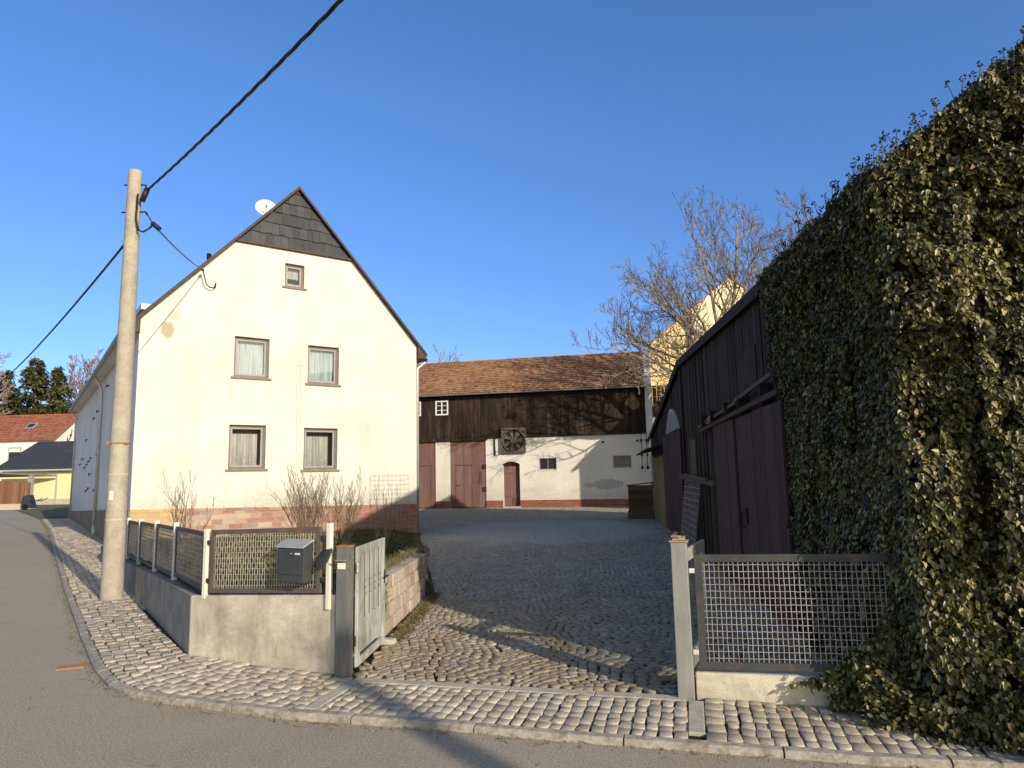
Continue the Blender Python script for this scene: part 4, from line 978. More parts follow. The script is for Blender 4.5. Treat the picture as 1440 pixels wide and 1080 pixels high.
# ------------------------------------------------------------------ timber shed on the right (local x points back to the street, -y faces the yard)
shed=thing('timber_shed','dark timber shed with tall maroon sliding doors along the right side of the yard','shed',(*KS,0),math.atan2(-SD.y,-SD.x))
SA=math.atan2(-SD.y,-SD.x)
def sw(s,y,z):   # shed local (s along the yard wall, y into the building) to world
    c,n_=math.cos(SA),math.sin(SA);x=-s;return Vector((KS[0]+x*c-y*n_,KS[1]+x*n_+y*c,z))
ez=lambda s:(3.96+.038*s) if s<=11.5 else 4.397-(s-11.5)*.144
SE=21.5
mb=MB();boards(mb,-11.5,.12,lambda x:-.02,lambda x:ez(-x)-.02,-.02,.03,.17,.012,.35,.012);mb.build('yard_wall',M['shedwood'],shed)
mb=MB();mb.box(-SE,.11,.02,.10,-.02,2.9);mb.box(-11.5,.11,.021,.10,2.901,4.0);mb.build('backing',M['black'],shed)
mb=MB();boards(mb,-SE,-11.52,lambda x:2.35 if x<-16.5 else -.02,lambda x:ez(-x)-.02,-.02,.03,.18,.012,.3,.01);mb.build('annex_wall',M['darkwood'],shed)
mb=MB();mb.add([(.12,.03,0),(.12,7,0),(.12,7,3.8),(.12,3.7,6.65),(.12,.03,3.72)],[(0,1,2,3,4)]);mb.add([(-SE,0,0),(-19,5.2,0),(-19,5.2,3.9),(-18.4,2.75,7.0),(-SE,0,2.9)],[(0,1,2,3,4)]);mb.add([(.12,7,0),(-19,5.2,0),(-19,5.2,3.9),(.12,7,3.8)],[(0,1,2,3)]);mb.build('gable_wall',M['shedwood'],shed)
mb=MB()
def slab(q,t=.09):
    mb.hexa([(x,y,z) for x,y,z in q]+[(x,y,z+t) for x,y,z in q])
ov_=.10;dz_=.08
slab([(.15,-ov_,ez(0)-.19),(.15,3.7,6.76),(-11.5,3.1,7.05),(-11.5,-ov_,ez(11.5)-dz_)])
slab([(-11.5,-ov_,ez(11.5)-dz_),(-11.5,3.1,7.05),(-18.5,2.75,7.05),(-SE-.3,-ov_,ez(SE)-dz_)])
slab([(-19.1,5.3,3.85),(-18.5,2.75,7.0),(.15,3.7,6.76),(.15,7.1,3.85)])
mb.build('roof',M['roofdark'],shed)
mb=MB();mb.bar((.15,-ov_-.012,ez(0)-.19+.02),(-11.5,-ov_-.012,ez(11.5)-dz_+.02),.022,.16);mb.bar((-11.52,-ov_-.012,ez(11.5)-dz_+.02),(-SE-.3,-ov_-.012,ez(SE)-dz_+.02),.022,.18);mb.build('eaves_board',M['shedwood'],shed)
mb=MB();mb.box(-11.62,-11.46,-.07,-.021,-.02,4.2);mb.build('corner_post',M['shedwood'],shed)
for a,b in ((2.6,3.9),(3.92,5.2),(5.22,6.95)):
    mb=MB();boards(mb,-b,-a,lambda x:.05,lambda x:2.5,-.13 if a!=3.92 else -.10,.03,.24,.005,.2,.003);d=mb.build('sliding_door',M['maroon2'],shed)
    if a==3.92:
        mb=MB();mb.tube([(-4.9,-.10,1.15),(-4.9,-.15,1.15),(-4.9,-.15,.95),(-4.9,-.10,.95)],.012,6);mb.box(-4.75,-4.68,-.12,-.101,1.0,1.22);mb.build('handle',M['black'],d)
mb=MB();mb.bar((-2.55,-.15,2.60),(-8.3,-.15,2.50),.04,.065);tk=mb.build('door_track',M['maroon2'],shed)
mb=MB();mb.bar((-2.6,-.2,2.80),(-4.9,-.14,2.74),.035,.05);mb.bar((-4.9,-.12,2.72),(-8.9,-.08,2.62),.03,.05);mb.build('pale_batten',M['brownwood'],shed)
for s in (3.3,4.6,5.6,6.9,7.9):
    mb=MB();mb.box(-s-.018,-s+.018,-.17,-.021,2.5,2.78);mb.build('track_bracket',M['shedwood'],tk)
mb=MB();mb.box(-5.0,-3.9,-.05,-.0335,2.85,3.38);h_=mb.build('loft_hatch',M['shedwood'],shed)
mb=MB();mb.box(-10.5,-9.7,-.05,-.0335,1.65,2.42);mb.build('shutter',M['brownwood'],shed)
mb=MB();mb.bar((-6.9,-.16,1.52),(-11.2,-.2,1.62),.06,.09);mb.bar((-7.4,-.2,1.58),(-10.2,-.24,1.67),.05,.05);mb.build('wall_rail',M['brownwood'],shed)
mb=MB();mb.box(-7.45,-7.2,-.11,-.034,2.62,2.72);mb.box(-7.75,-7.55,-.1,-.034,2.6,2.7);mb.build('yellow_block',simple('dull_yellow',(.42,.32,.08),(.3,.23,.07)),shed)
# arched doorway with a pale fan light, ochre double door, canopy
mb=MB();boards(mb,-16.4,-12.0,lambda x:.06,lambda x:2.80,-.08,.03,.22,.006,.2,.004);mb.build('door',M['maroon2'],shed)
mb=MB();n_=12;ar=[(-15.2+2.9*i/n_,2.82+.62*math.sin(math.pi*i/n_)**.8) for i in range(n_+1)]
mb.add([(x,-.085,z) for x,z in ar],[tuple(range(n_+1))]);mb.add([(x,-.085,z) for x,z in ar]+[(x,-.02,z) for x,z in ar],[(i,i+1,n_+2+i,n_+1+i) for i in range(n_)])
fl_=mb.build('fan_light',simple('bleached_pale_boards',(.34,.31,.27),(.42,.39,.34),6,.8),shed)
mb=MB()
for i in range(1,8): x=-15.2+2.9*i/8;mb.box(x-.02,x+.02,-.092,-.0855,2.83,2.80+.55*math.sin(math.pi*i/8)**.8)
mb.build('slat_gap',M['black'],fl_)
for a,b in ((16.6,18.6),(18.64,20.7)):
    mb=MB();boards(mb,-b,-a,lambda x:.05,lambda x:2.25,-.06,.03,.3,.006,.1,.003);mb.build('door',M['ochrewood'],shed)
mb=MB();mb.box(-21.5,-20.75,-.07,-.0,-.02,2.33);mb.build('white_jamb',M['white_plaster'],shed)
mb=MB();mb.hexa([(-16.3,-.03,2.55),(-21.6,-.03,2.5),(-21.6,-.6,2.36),(-16.3,-.6,2.42),(-16.3,-.03,2.60),(-21.6,-.03,2.55),(-21.6,-.6,2.40),(-16.3,-.6,2.46)]);mb.build('canopy',M['shedwood'],shed)
# wire grille leaning on the shed wall
g0=sw(10.1,-.16,.1);gr=thing('wire_grille','tall rusty wire grille leaning against the dark timber shed','grille',g0,SA)
mb=MB();
for i in range(17): x=-1.15+i*2.3/16;mb.tube([(x,-.12,0),(x,.06,1.42)],.007,4)
for j in range(12): t=j/11;mb.tube([(-1.15,-.125+.18*t,1.42*t),(1.15,-.125+.18*t,1.42*t)],.007,4)
mb.build('wire_grid',M['wiregrey'],gr)
# plank box by the far door
bx=thing('wooden_box','large dark plank box with sloping lid at the far end of the yard','box',(4.95,26.1,0),-.35)
mb=MB()
for r in range(6):
    z=.30+r*.155;mb.box(-.52,.52,-.5,-.47,z,z+.15);mb.box(-.52,-.49,-.468,.5,z,z+.15);mb.box(.49,.52,-.468,.5,z,z+.15);mb.box(-.488,.488,.47,.5,z,z+.15)
mb.build('planks',M['boxwood'],bx)
mb=MB();mb.box(-.55,.55,-.53,.53,-.03,.295);mb.build('plinth',M['brownwood'],bx)
mb=MB();mb.hexa([(-.56,-.56,1.22),(.56,-.56,1.34),(.56,.56,1.34),(-.56,.56,1.22),(-.56,-.56,1.26),(.56,-.56,1.38),(.56,.56,1.38),(-.56,.56,1.26)]);mb.build('lid',M['boxwood'],bx)
# ------------------------------------------------------------------ far buildings
def gable_house(root,w,d,e,pk,wm,rm,ov=.25,roofname='roof',peak=None):
    p=w/2 if peak is None else peak
    mb=MB();g=[(0,0),(w,0),(w,e),(p,pk),(0,e)]
    mb.add([(x,0,z) for x,z in g],[(0,1,2,3,4)]);mb.add([(x,d,z) for x,z in g],[(0,1,2,3,4)])
    mb.add([(0,0,0),(0,d,0),(0,d,e),(0,0,e)],[(0,1,2,3)]);mb.add([(w,0,0),(w,d,0),(w,d,e),(w,0,e)],[(0,1,2,3)])
    wl=mb.build('wall',wm,root)
    mb=MB()
    for xa,za,xb,zb in ((-ov,e-ov*(pk-e)/p,p,pk),(p,pk,w+ov,e-ov*(pk-e)/(w-p))):
        mb.hexa([(xa,-ov,za+.01),(xb,-ov,zb+.01),(xb,d+ov,zb+.01),(xa,d+ov,za+.01),(xa,-ov,za+.13),(xb,-ov,zb+.13),(xb,d+ov,zb+.13),(xa,d+ov,za+.13)])
    rf=mb.build(roofname,rm,root);return wl,rf
yh=thing('yellow_house','ochre and cream gabled house rising behind the bare tree and the shed','house',(11.2,58,0),.0)
gable_house(yh,16.4,10,12.0,18.6,M['yellow_plaster'],M['tiles2'],ov=.12,peak=8.15)
mb=MB();mb.add([(4.55,-.02,0),(16.38,-.02,0),(16.38,-.02,12.0),(8.15,-.02,18.58),(4.55,-.02,15.6)],[(0,1,2,3,4)]);mb.build('cream_wall',M['cream_far'],yh)
mb=MB();mb.box(4.25,4.6,-.3,-.03,0,15.3);mb.build('dark_flue',M['fasc'],yh)
mb=MB();mb.ring(7.4,8.4,14.6,15.8,.12,-.08,-.021);mb.box(7.5,8.3,-.05,-.03,14.7,15.7);mb.build('window',M['sash'],yh)
wo=thing('outbuilding','small white outbuilding with dark boarded top beside the right end of the barn','outbuilding',(8.1,41.5,0),-.15)
gable_house(wo,4.6,5,5.0,7.6,M['white_plaster'],M['roofdark'],.15)
mb=MB();boards(mb,.35,4.55,lambda x:5.05,lambda x:7.0 if x<3 else 6.4,-.07,.04,.25,.02);mb.build('boarded_front',M['darkwood'],wo)
mb=MB();mb.ring(.5,1.1,3.9,4.6,.06,-.05,-.005);mb.box(.56,1.04,-.03,-.008,3.96,4.54);mb.build('window',M['sash'],wo)
ob=thing('outbuilding','plain rendered farm outbuilding behind the timber shed','outbuilding',(10.1,27.1,0),math.atan2(-.199,.980))
gable_house(ob,5.6,6,5.9,8.6,M['white_plaster'],M['tiles'],.2)
# left background
rh=thing('red_roof_house','white house with weathered red tile roof and roof window on the far left','house',(-72,76.5,GL),-.06)
W2=21.0
mb=MB();e2,p2=6.75,9.75
mb.wall([(0,0),(W2,0),(W2,e2),(0,e2)],[(15.6,17.2,4.4,5.9),(11,12.4,4.4,5.9)],0,.2);mb.add([(0,8,0),(W2,8,0),(W2,8,e2),(0,8,e2)],[(0,1,2,3)])
for x in (0,W2): mb.add([(x,0,0),(x,8,0),(x,8,e2),(x,4,p2),(x,0,e2)],[(0,1,2,3,4)])
mb.build('wall',M['white_plaster'],rh)
mb=MB();sv=Vector((0,4.3,p2-e2+.25));sn=Vector((0,-(p2-e2+.25),4.3))
roof_tiles(mb,(-.3,-.3,e2-.15),(1,0,0),sv,sn,W2+.55,sv.length,.3,.36,.02,.06)
rr=mb.build('roof',M['tiles2'],rh)
mb=MB();mb.add([(-.3,-.3,e2-.17),(W2+.25,-.3,e2-.17),(W2+.25,4,p2+.08),(-.3,4,p2+.08)],[(0,1,2,3)]);mb.add([(-.3,4,p2+.08),(W2+.25,4,p2+.08),(W2+.25,8.3,e2-.2),(-.3,8.3,e2-.2)],[(0,1,2,3)])
for i in range(60): mb.obox((-.1+i*.355,4,p2+.14),(1,0,0),(0,1,0),(0,0,1),.17,.12,.06)
mb.build('ridge_tiles',M['tiles2'],rr)
cs=sv.normalized();nn_=sn.normalized();wc=Vector((16.6,0,0))+Vector((0,-.3,e2-.15))+cs*2.9+nn_*.12
mb=MB();mb.obox(wc,(1,0,0),cs,nn_,.5,.5,.06);sk=mb.build('roof_window',M['sash'],rr)
mb=MB();mb.obox(wc+nn_*.07,(1,0,0),cs,nn_,.36,.36,.01);mb.build('pane',M['darkglass'],sk)
for a in (15.6,11):
    mb=MB();mb.ring(a,a+1.5,4.4,5.9,.1,.08,.16);w=mb.build('window',M['sash'],rh)
    mb=MB();mb.box(a+.1,a+1.4,.11,.12,4.5,5.8);mb.build('pane',M['darkglass'],w)
    mb=MB();mb.box(a+.1,a+1.4,.09,.1095,5.4,5.8);mb.build('blind',M['whitewood'],w)
mb=MB();mb.tube([(W2+.05,1.5,6.2),(W2+.3,1.5,6.3),(W2+.3,1.6,7.0)],.05,5);mb.lathe([(0,-.12),(.14,0),(0,.12)],8,(W2+.2,2.2,7.3));mb.tube([(W2+.02,2.6,8),(W2+.25,2.2,7.2),(W2+.2,1.8,6.5)],.04,5);mb.build('wall_bracket',M['black'],rh)
ga=thing('garage','yellow garage with dark grey pitched roof and an open carport on the far left','garage',(-45.4,60.3,GL),0)
mb=MB();mb.box(0,6.2,0,6.5,0,3.0);mb.build('wall',M['lemon'],ga)
mb=MB();mb.box(-.02,6.22,-.03,-.002,0,.5);mb.build('plinth',M['edging'],ga)
mb=MB();mb.hexa([(-.5,-.5,3.0),(6.55,-.5,2.95),(7.3,3.5,5.65),(.6,3.5,5.65),(-.5,-.5,3.12),(6.55,-.5,3.07),(7.3,3.5,5.77),(.6,3.5,5.77)]);mb.hexa([(.6,3.5,5.6),(7.3,3.5,5.6),(6.5,7,3),(-.5,7,3),(.6,3.5,5.75),(7.3,3.5,5.75),(6.5,7,3.1),(-.5,7,3.1)]);mb.build('roof',M['slate'],ga)
mb=MB();mb.box(-.6,6.6,-.62,-.502,2.95,3.08);mb.build('gutter',M['alu'],ga)
mb=MB();mb.box(4.9,5.02,-.10,-.031,0,2.95);mb.build('downpipe',M['alu'],ga)
mb=MB();mb.hexa([(-3,-3.4,2.72),(2.2,-3.4,2.72),(5.3,-.65,2.45),(-3,-.65,2.45),(-3,-3.4,2.86),(2.2,-3.4,2.86),(5.3,-.65,2.60),(-3,-.65,2.60)]);mb.build('carport_roof',M['greydoor'],ga)
for x,y in ((1.2,-3.2),(3.85,-1.7),(-2.5,-3.2)):
    mb=MB();mb.box(x-.17,x+.17,y-.15,y+.15,0,2.62);mb.build('carport_post',M['sash'],ga)
gs=thing('shed','small grey-doored shed with red sheet roof between the garage and the cream farmhouse','shed',(-39.0,62.0,GL),0)
mb=MB();mb.box(0,3.0,0,4,0,2.75);mb.build('wall',M['greydoor'],gs)
mb=MB();mb.hexa([(-.25,-.3,2.75),(3.2,-.3,2.75),(3.2,4,4.9),(1.0,4,4.9),(-.25,-.3,2.88),(3.2,-.3,2.88),(3.2,4,5.0),(1.0,4,5.0)]);mb.build('roof',M['brick'],gs)
mb=MB();mb.box(.3,2.7,-.05,-.002,.05,2.4)
for k in range(7): mb.box(.3,2.7,-.062,-.051,.1+k*.33,.12+k*.33)
mb.build('door',M['greydoor'],gs)
rb=thing('house','low red-roofed building far behind the grey-doored shed','house',(-52,88,GL),0)
gable_house(rb,8,8,4.2,5.2,M['white_plaster'],M['tiles2'])
mb=MB();mb.hexa([(-.3,-.3,4.2),(8.3,-.3,4.2),(8.3,4,7.1),(-.3,4,7.1),(-.3,-.3,4.3),(8.3,-.3,4.3),(8.3,4,7.2),(-.3,4,7.2)]);mb.build('roof',M['tiles2'],rb)
# picket fence by the carport
pf=thing('picket_fence','brown close-boarded fence with sloping top in front of the yellow garage','fence',(-41.5,49.6,GL),.02)
mb=MB();x=0
while x<6.2: 
    zt=2.15-.03*max(0,x-2)*1.2 if x<5.3 else 1.95;mb.box(x+.008,x+.115,-.02,.02,.42,zt+R.uniform(-.02,.02));x+=.125
mb.build('boards',M['fencewood'],pf)
mb=MB();mb.box(0,6.15,.021,.07,.7,.8);mb.box(0,6.15,.021,.07,1.6,1.7);mb.build('rail',M['fencewood'],pf)
mb=MB();mb.box(-.1,6.2,-.12,.14,-.02,.40);mb.build('base',M['stonewall'],pf)
# covered handcart next to the fence
hc=thing('handcart','small dark covered handcart with thin handles beside the brown fence','handcart',(-35.0,49.4,GL),0)
mb=MB();mb.hexa([(-.42,-.35,.15),(.35,-.35,.12),(.35,.35,.12),(-.42,.35,.15),(-.38,-.3,.95),(.05,-.3,1.05),(.05,.3,1.05),(-.38,.3,.95)]);mb.build('cover',M['bluedark'],hc,bevel=.06)
for y in (-.28,.28):
    mb=MB();mb.tube([(.1,y,.6),(.7,y,.62),(1.1,y,.8)],.025,6);mb.build('handle',M['black'],hc)
for y in (-.4,.4):
    mb=MB();mb.lathe([(0,-.03),(.2,-.03),(.22,0),(.2,.03),(0,.03)],14,(-.05,y,.2),(0,1,0));mb.build('wheel',M['black'],hc)
mb=MB();mb.box(-.35,.25,-.3,.3,.04,.10);mb.build('tray',M['alu'],hc)
# ------------------------------------------------------------------ pole and cables
PX,PY=-6.17,10.62
po=thing('utility_pole','tall tapering concrete utility pole on the pavement at the street corner','utility pole',(PX,PY,0))
mb=MB();mb.lathe([(.158,-.1),(.158,0),(.150,.8),(.145,1.55),(.1445,1.56),(.140,2.2),(.104,6.80),(.098,6.86),(0,6.87)],20);mb.build('shaft',M['poleconc'],po,smooth=True)
for q in ([(.1485,1.17),(.150,1.172),(.150,1.20),(.1485,1.202)],[(.143,1.86),(.146,1.862),(.146,1.885),(.143,1.887)]):
    mb=MB();mb.lathe(q,20);mb.build('joint_band',M['edging'],po)
mb=MB();mb.lathe([(.139,2.34),(.143,2.342),(.143,2.365),(.139,2.367)],20);mb.box(-.14,-.1,-.13,-.08,2.335,2.39);mb.tube([(.1,-.1,2.355),(.16,-.08,2.355)],.015,5);mb.build('clamp_band',M['rust'],po)
mb=MB();mb.box(-.03,.03,-.158,-.150,1.48,1.62);mb.build('label_plate',M['pale'],po)
mb=MB();mb.tube([(-.17,0,6.62),(.12,0,6.62),(.2,-.02,6.60),(.23,-.03,6.52),(.19,-.04,6.48)],.012,6);mb.tube([(-.19,0,6.15),(.13,0,6.15),(.22,-.02,6.14),(.25,-.04,6.08)],.012,6);mb.build('hook',M['black'],po)
def span(name,label,a,b,sag,r,n=24,twist=True,strands=3):
    a=Vector(a);b=Vector(b);mb=MB()
    P=lambda t:a.lerp(b,t)-Vector((0,0,sag*4*t*(1-t)))
    if twist:
        L=(b-a).length;m=int(L/.16);d=(b-a).normalized();s_=d.cross(Vector((0,0,1))).normalized();u=s_.cross(d)
        for k in range(strands):
            mb.tube([P(i/m)+(s_*math.cos(i*.9+k*2*math.pi/strands)+u*math.sin(i*.9+k*2*math.pi/strands))*r*.62 for i in range(m+1)],r*.6,5)
    else: mb.tube([P(i/n) for i in range(n+1)],r,6)
    return tag(mb.build(name,M['cable'],smooth=True),label,'cable')
CA=(PX+.24,PY-.05,6.50)
span('power_cable','thick twisted black cable running from the pole overhead to the upper edge of the photo',CA,(8.35,-5.9,5.8),.49,.0175)
span('power_cable','black cable sagging from the pole away along the street on the left',(PX-.05,PY+.1,5.80),(-36.0,44.5,7.6),.72,.02,twist=False,n=40)
hkp=hw(1.35,-.22,7.16)
span('service_cable','thin black service cable from the pole down to the house gable',(PX+.34,PY+.02,5.93),hkp,.06,.013,twist=False)
mb=MB();e=Vector(hw(1.35,-.22,7.16));pts=[e,Vector(hw(1.40,-.2,6.98)),Vector(hw(1.45,-.17,6.82)),Vector(hw(1.56,-.13,6.75)),Vector(hw(1.66,-.1,6.77)),Vector(hw(1.70,-.1,6.86))]
mb.tube(pts,.016,6);mb.tube([e+(Vector((PX+.34,PY,5.93))-e)*.02,e],.035,6)
tag(mb.build('cable_loop',M['cable'],smooth=True),'drooping black cable loop at the hook on the house gable','cable')
mb=MB();c=Vector((PX+.1,PY-.1,0));mb.tube([c+Vector((.02,.0,6.42)),c+Vector((.01,0,6.0)),c+Vector((.06,0,5.80)),c+Vector((.14,0,5.77)),c+Vector((.21,.05,5.85)),c+Vector((.24,.1,5.93))],.016,6);mb.tube([c+Vector((.22,.1,5.96)),c+Vector((.33,.15,5.86))],.04,7)
mb.tube([c+Vector((.15,.05,6.12)),c+Vector((.22,.1,5.96))],.009,5)
mb.tube([c+Vector((.08,.02,6.30)),c+Vector((.16,.02,6.52))],.045,7)
tag(mb.build('cable_loop',M['cable'],smooth=True),'drooping black cable loop hanging at the top of the concrete pole','cable')
up_=thing('utility_pole','plain concrete utility pole across the street carrying the far end of the cable','utility pole',(8.0,-6.0,GL))
mb=MB();mb.lathe([(.16,-.1),(.16,0),(.105,5.93),(0,5.95)],18);mb.build('shaft',M['poleconc'],up_,smooth=True)
mb=MB();mb.tube([(-.16,0,5.85),(.16,.05,5.85),(.36,.12,5.88)],.02,6);mb.build('hook',M['black'],up_)
# ------------------------------------------------------------------ vegetation
def leaves(P,Nr,T,S,w=.85,fold=.12,seed=0):
    P=np.asarray(P);Nr=np.asarray(Nr);T=np.asarray(T);S=np.asarray(S)[:,None]
    Nr/=np.linalg.norm(Nr,axis=1)[:,None]+1e-9;T=T-Nr*(T*Nr).sum(1)[:,None];T/=np.linalg.norm(T,axis=1)[:,None]+1e-9
    Rt=np.cross(T,Nr)
    V=np.zeros((len(P),6,3))
    for k,(a,b,c) in enumerate([(0,0,0),(-.5*w,.22,fold),(-.34*w,.66,fold*.7),(0,1,-.08),(.34*w,.66,fold*.7),(.5*w,.22,fold)]):
        V[:,k]=P+Rt*(a*S)+T*(b*S)+Nr*(c*S)
    F=(np.array([(0,3,2,1),(0,5,4,3)])[None]+6*np.arange(len(P))[:,None,None]).reshape(-1,4)
    return V.reshape(-1,3),F
rg=np.random.default_rng(11)
def fb(u,z,o=0): return noise.fractal(Vector((u*1.1+o,z*1.1,o*2.3)),1.0,2.0,4)
xd=Vector((-SD.x,-SD.y,0));yd=Vector((-xd.y,xd.x,0))     # toward street, into the building (right)
nY=-yd;nG=xd
def ivy_surface(u,z):
    """u<0 on the yard wall (distance -u from the corner), u>0 on the street gable"""
    K=Vector((KS[0],KS[1],0))+xd*.15+yd*.0;rr=.10
    t=max(0,min(1,(u+rr)/(2*rr)));t=t*t*(3-2*t)
    base=K-xd*max(0,-u)+yd*max(0,u);n=(nY*(1-t)+nG*t).normalized()
    return base+Vector((0,0,z)),n
P=[];Nn=[];T=[];S=[]
def add_leaf(p,n,s,droop=1.0,ni=.55):
    rv=Vector(rg.normal(0,1,3));n2=(n*.9+Vector((0,0,.42))+rv*ni).normalized()
    t=Vector((0,0,-droop))+n*.35+Vector(rg.normal(0,.45,3))
    P.append(p);Nn.append(n2);T.append(t);S.append(s)
cnt=0
while cnt<134000:
    u=rg.uniform(-3.35,3.0) if rg.random()<.36 else rg.uniform(-3.5,1.5)
    zt=ez(-u)-.12 if u<0 else 3.84+.80*u-.02
    z=rg.uniform(0,zt+(.12 if u<0 else .17))
    if u<0:
        edge=2.72+.14*z+.28*fb(3.1,z*1.6,4)
        if -u>edge: continue
    p,n=ivy_surface(u,z);c=fb(u*1.6,z*1.3,1);c2=fb(u*4.5,z*4.0,7)
    h=.14+.25*max(-.5,c)+.10*c2
    if u>-.05: h+=.16*min(1,(u+.05)/.3)*max(.15,min(1,(zt-z)/1.2))
    if -.7<u<.35 and z<2.7: h*=.5
    if u<0: h*=.6*(1-.45*max(0,1+u/1.0))
    if z<1.0 and u>-.1: h+=.12*(1-z)
    if -u>edge-.3 if u<0 else False: h*=.5
    if u<0 and z>zt-.28: h=max(min(h,.12),.07+.08*rg.random())
    h=max(.07,h);lay=rg.random()**2.2
    if c2<-.28 and lay<.5: continue           # dark hollows between the clumps
    add_leaf(p+n*(h*(1-.62*lay)),n,rg.uniform(.024,.058)*(1 if lay<.5 else 1.1),1.3,.55);cnt+=1
# over the right end of the mesh panel and its base, and on the pavement below
u0=Vector((p1[0]-p0[0],p1[1]-p0[1],0));PLn=u0.length;u0/=PLn;on=Vector((u0.y,-u0.x,0))
if on.y>0: on=-on
cnt=0
while cnt<11000:
    s=rg.uniform(.55,1.75);z=rg.uniform(.0,1.25)
    edge=.62+.86*min(1,max(0,(z-.16))/.75)**.55 if z>.16 else .98+.25*fb(s*2,z*3,9)
    edge+=.07*fb(z*4,s,3)
    if s<edge: continue
    if z<.2 and rg.random()<.35 and s<1.25: continue
    p=Vector((p0[0],p0[1],0))+u0*s+Vector((0,0,z))+on*rg.uniform(-.05,.09+.1*min(1,max(0,(s-edge)/.4)))
    add_leaf(p,on,rg.uniform(.026,.054),.9,.5);cnt+=1
cnt=0
while cnt<2600:
    x=rg.uniform(2.35,4.3);y0=4.85-.2*(x-2.8)
    y=y0-abs(rg.normal(0,.2))*(.35+min(1.0,max(0,x-2.35)*.9));k=4.40-.22*(x-2.8)+.07
    if y<k: continue
    add_leaf(Vector((x,y,rg.uniform(.01,.05+.35*max(0,1-(y0-y)/.5)))),Vector((-.1,-.5,.8)),rg.uniform(.028,.058),.3,.55);cnt+=1
ivy=thing('ivy','dense glossy ivy covering the street corner of the timber shed from pavement to roof edge','ivy',(KS[0],KS[1]-.1,0))
io=Vector((KS[0],KS[1]-.1,0))
V,F=leaves([q-io for q in P],Nn,T,S,.68);npmesh('foliage',V,F,M['ivy'],ivy)
mb=MB()
for k in range(12):
    u=R.uniform(-3.2,1.0);p,n=ivy_surface(u,0);pts=[];z=0
    while z<(ez(-u) if u<0 else 3.8+.8*u):
        q,n=ivy_surface(u+.25*noise.noise(Vector((k,z*.8,0))),z);pts.append(q+n*R.uniform(-.01,.05)-io);z+=.3
    if len(pts)>2: mb.tube(pts,[.014*(1-.6*i/len(pts)) for i in range(len(pts))],4,False)
mb.build('stem',M['fasc'],ivy)
mb=MB();mbs=MB()
for k in range(95):
    u=R.uniform(-2.9,1.1);z=(ez(-u)-.05 if u<0 else 3.88+.80*u)
    if fb(u*2,0,5)<-.12: continue
    p,n=ivy_surface(u,z);q=p+n*R.uniform(0,.12);d=Vector((R.uniform(-.4,.4),R.uniform(-.4,.4),1)).normalized();L=R.uniform(.06,.24);e=q+d*L
    mbs.tube([q-Vector((0,0,.08))-io,e-io],.0035,3,False)
    for m in range(9):
        w=Vector(rg.normal(0,1,3)).normalized()*.022+e-io;mb.lathe([(0,-.008),(.008,0),(0,.008)],5,w)
mb.build('berry',M['berry'],ivy)['kind']='stuff';mbs.build('berry_stalk',M['twig'],ivy)['kind']='stuff'
# generic bare branching
def grow(mb,p,d,L,r,lvl,rng,nch=(6,5,4),cl=.55,spread=.75,up=.15,wob=.16,seg=5,rmin=.004,start=.25):
    pts=[Vector(p)];d=Vector(d).normalized();dirs=[]
    for i in range(seg):
        d=(d+Vector((rng.gauss(0,wob),rng.gauss(0,wob),rng.gauss(0,wob)+up*.3))).normalized();dirs.append(d.copy())
        pts.append(pts[-1]+d*(L/seg))
    rad=[max(rmin,r*(1-.72*i/seg)) for i in range(seg+1)]
    mb.tube(pts,rad,6 if r>.05 else (4 if r>.015 else 3),False)
    if lvl<=0: return
    n=nch[min(len(nch)-1,lvl-1)]
    for k in range(n):
        t=start+(1-start)*(k+rng.random())/n;i=min(seg-1,int(t*seg));q=pts[i].lerp(pts[i+1],t*seg-i)
        a=dirs[i];o=a.orthogonal().normalized();o.rotate(Quaternion(a,rng.uniform(0,2*math.pi)))
        nd=(a*(1-.35*spread)+o*spread*rng.uniform(.6,1.1)+Vector((0,0,up))).normalized()
        grow(mb,q,nd,L*cl*rng.uniform(.75,1.2)*(1.15-.55*t),max(rmin,rad[i]*.62),lvl-1,rng,nch,cl,spread,up,wob,max(3,seg-1),rmin,start)
def bare_tree(name,label,loc,trunk_h,trunk_r,limbs,mat,seed,lvl=3,nch=(5,5,6),cl=.45,rmin=.008,group=None,lean=(0,0),up=.12,spread=.75,rl=.6):
    rng=random.Random(seed);t=thing(name,label,'tree',loc,0,group)
    mb=MB();pts=[(lean[0]*q*q,lean[1]*q*q,trunk_h*q) for q in (0,.25,.5,.75,1)];mb.tube(pts,[trunk_r*(1.25-.55*q) for q in (0,.25,.5,.75,1)],10,False);mb.build('trunk',mat,t,smooth=True)
    mb=MB();top=Vector(pts[-1])
    for (x,y,z,s) in limbs:
        st=Vector((lean[0]*s*s,lean[1]*s*s,trunk_h*s));e=Vector((x,y,z));d=(e-st);grow(mb,st,d+Vector((0,0,-.1*d.length)),d.length,trunk_r*rl,lvl,rng,nch,cl,spread,up,.10,6,rmin,.22)
    mb.build('crown',mat,t);return t
wl_=[(x*.93,y,1.75+(z-1.75)*.955,s) for x,y,z,s in [(-5.4,-1.5,8.2,.75),(-4.9,1.8,8.9,.85),(-4.0,-.5,10.6,.9),(-2.6,1.5,12.4,1),(-1.2,-1.6,13.2,1),(.4,.8,14.0,1),(1.9,-.8,13.7,1),(3.2,1.2,12.6,1),(3.4,-2.2,11.4,.95),(-3.2,-3.0,9.0,.85),(-5.7,.2,7.6,.7),(-2.0,3.2,11.5,.95),(4.2,.3,10.2,.85),(-4.4,1.2,7.9,.8)]]
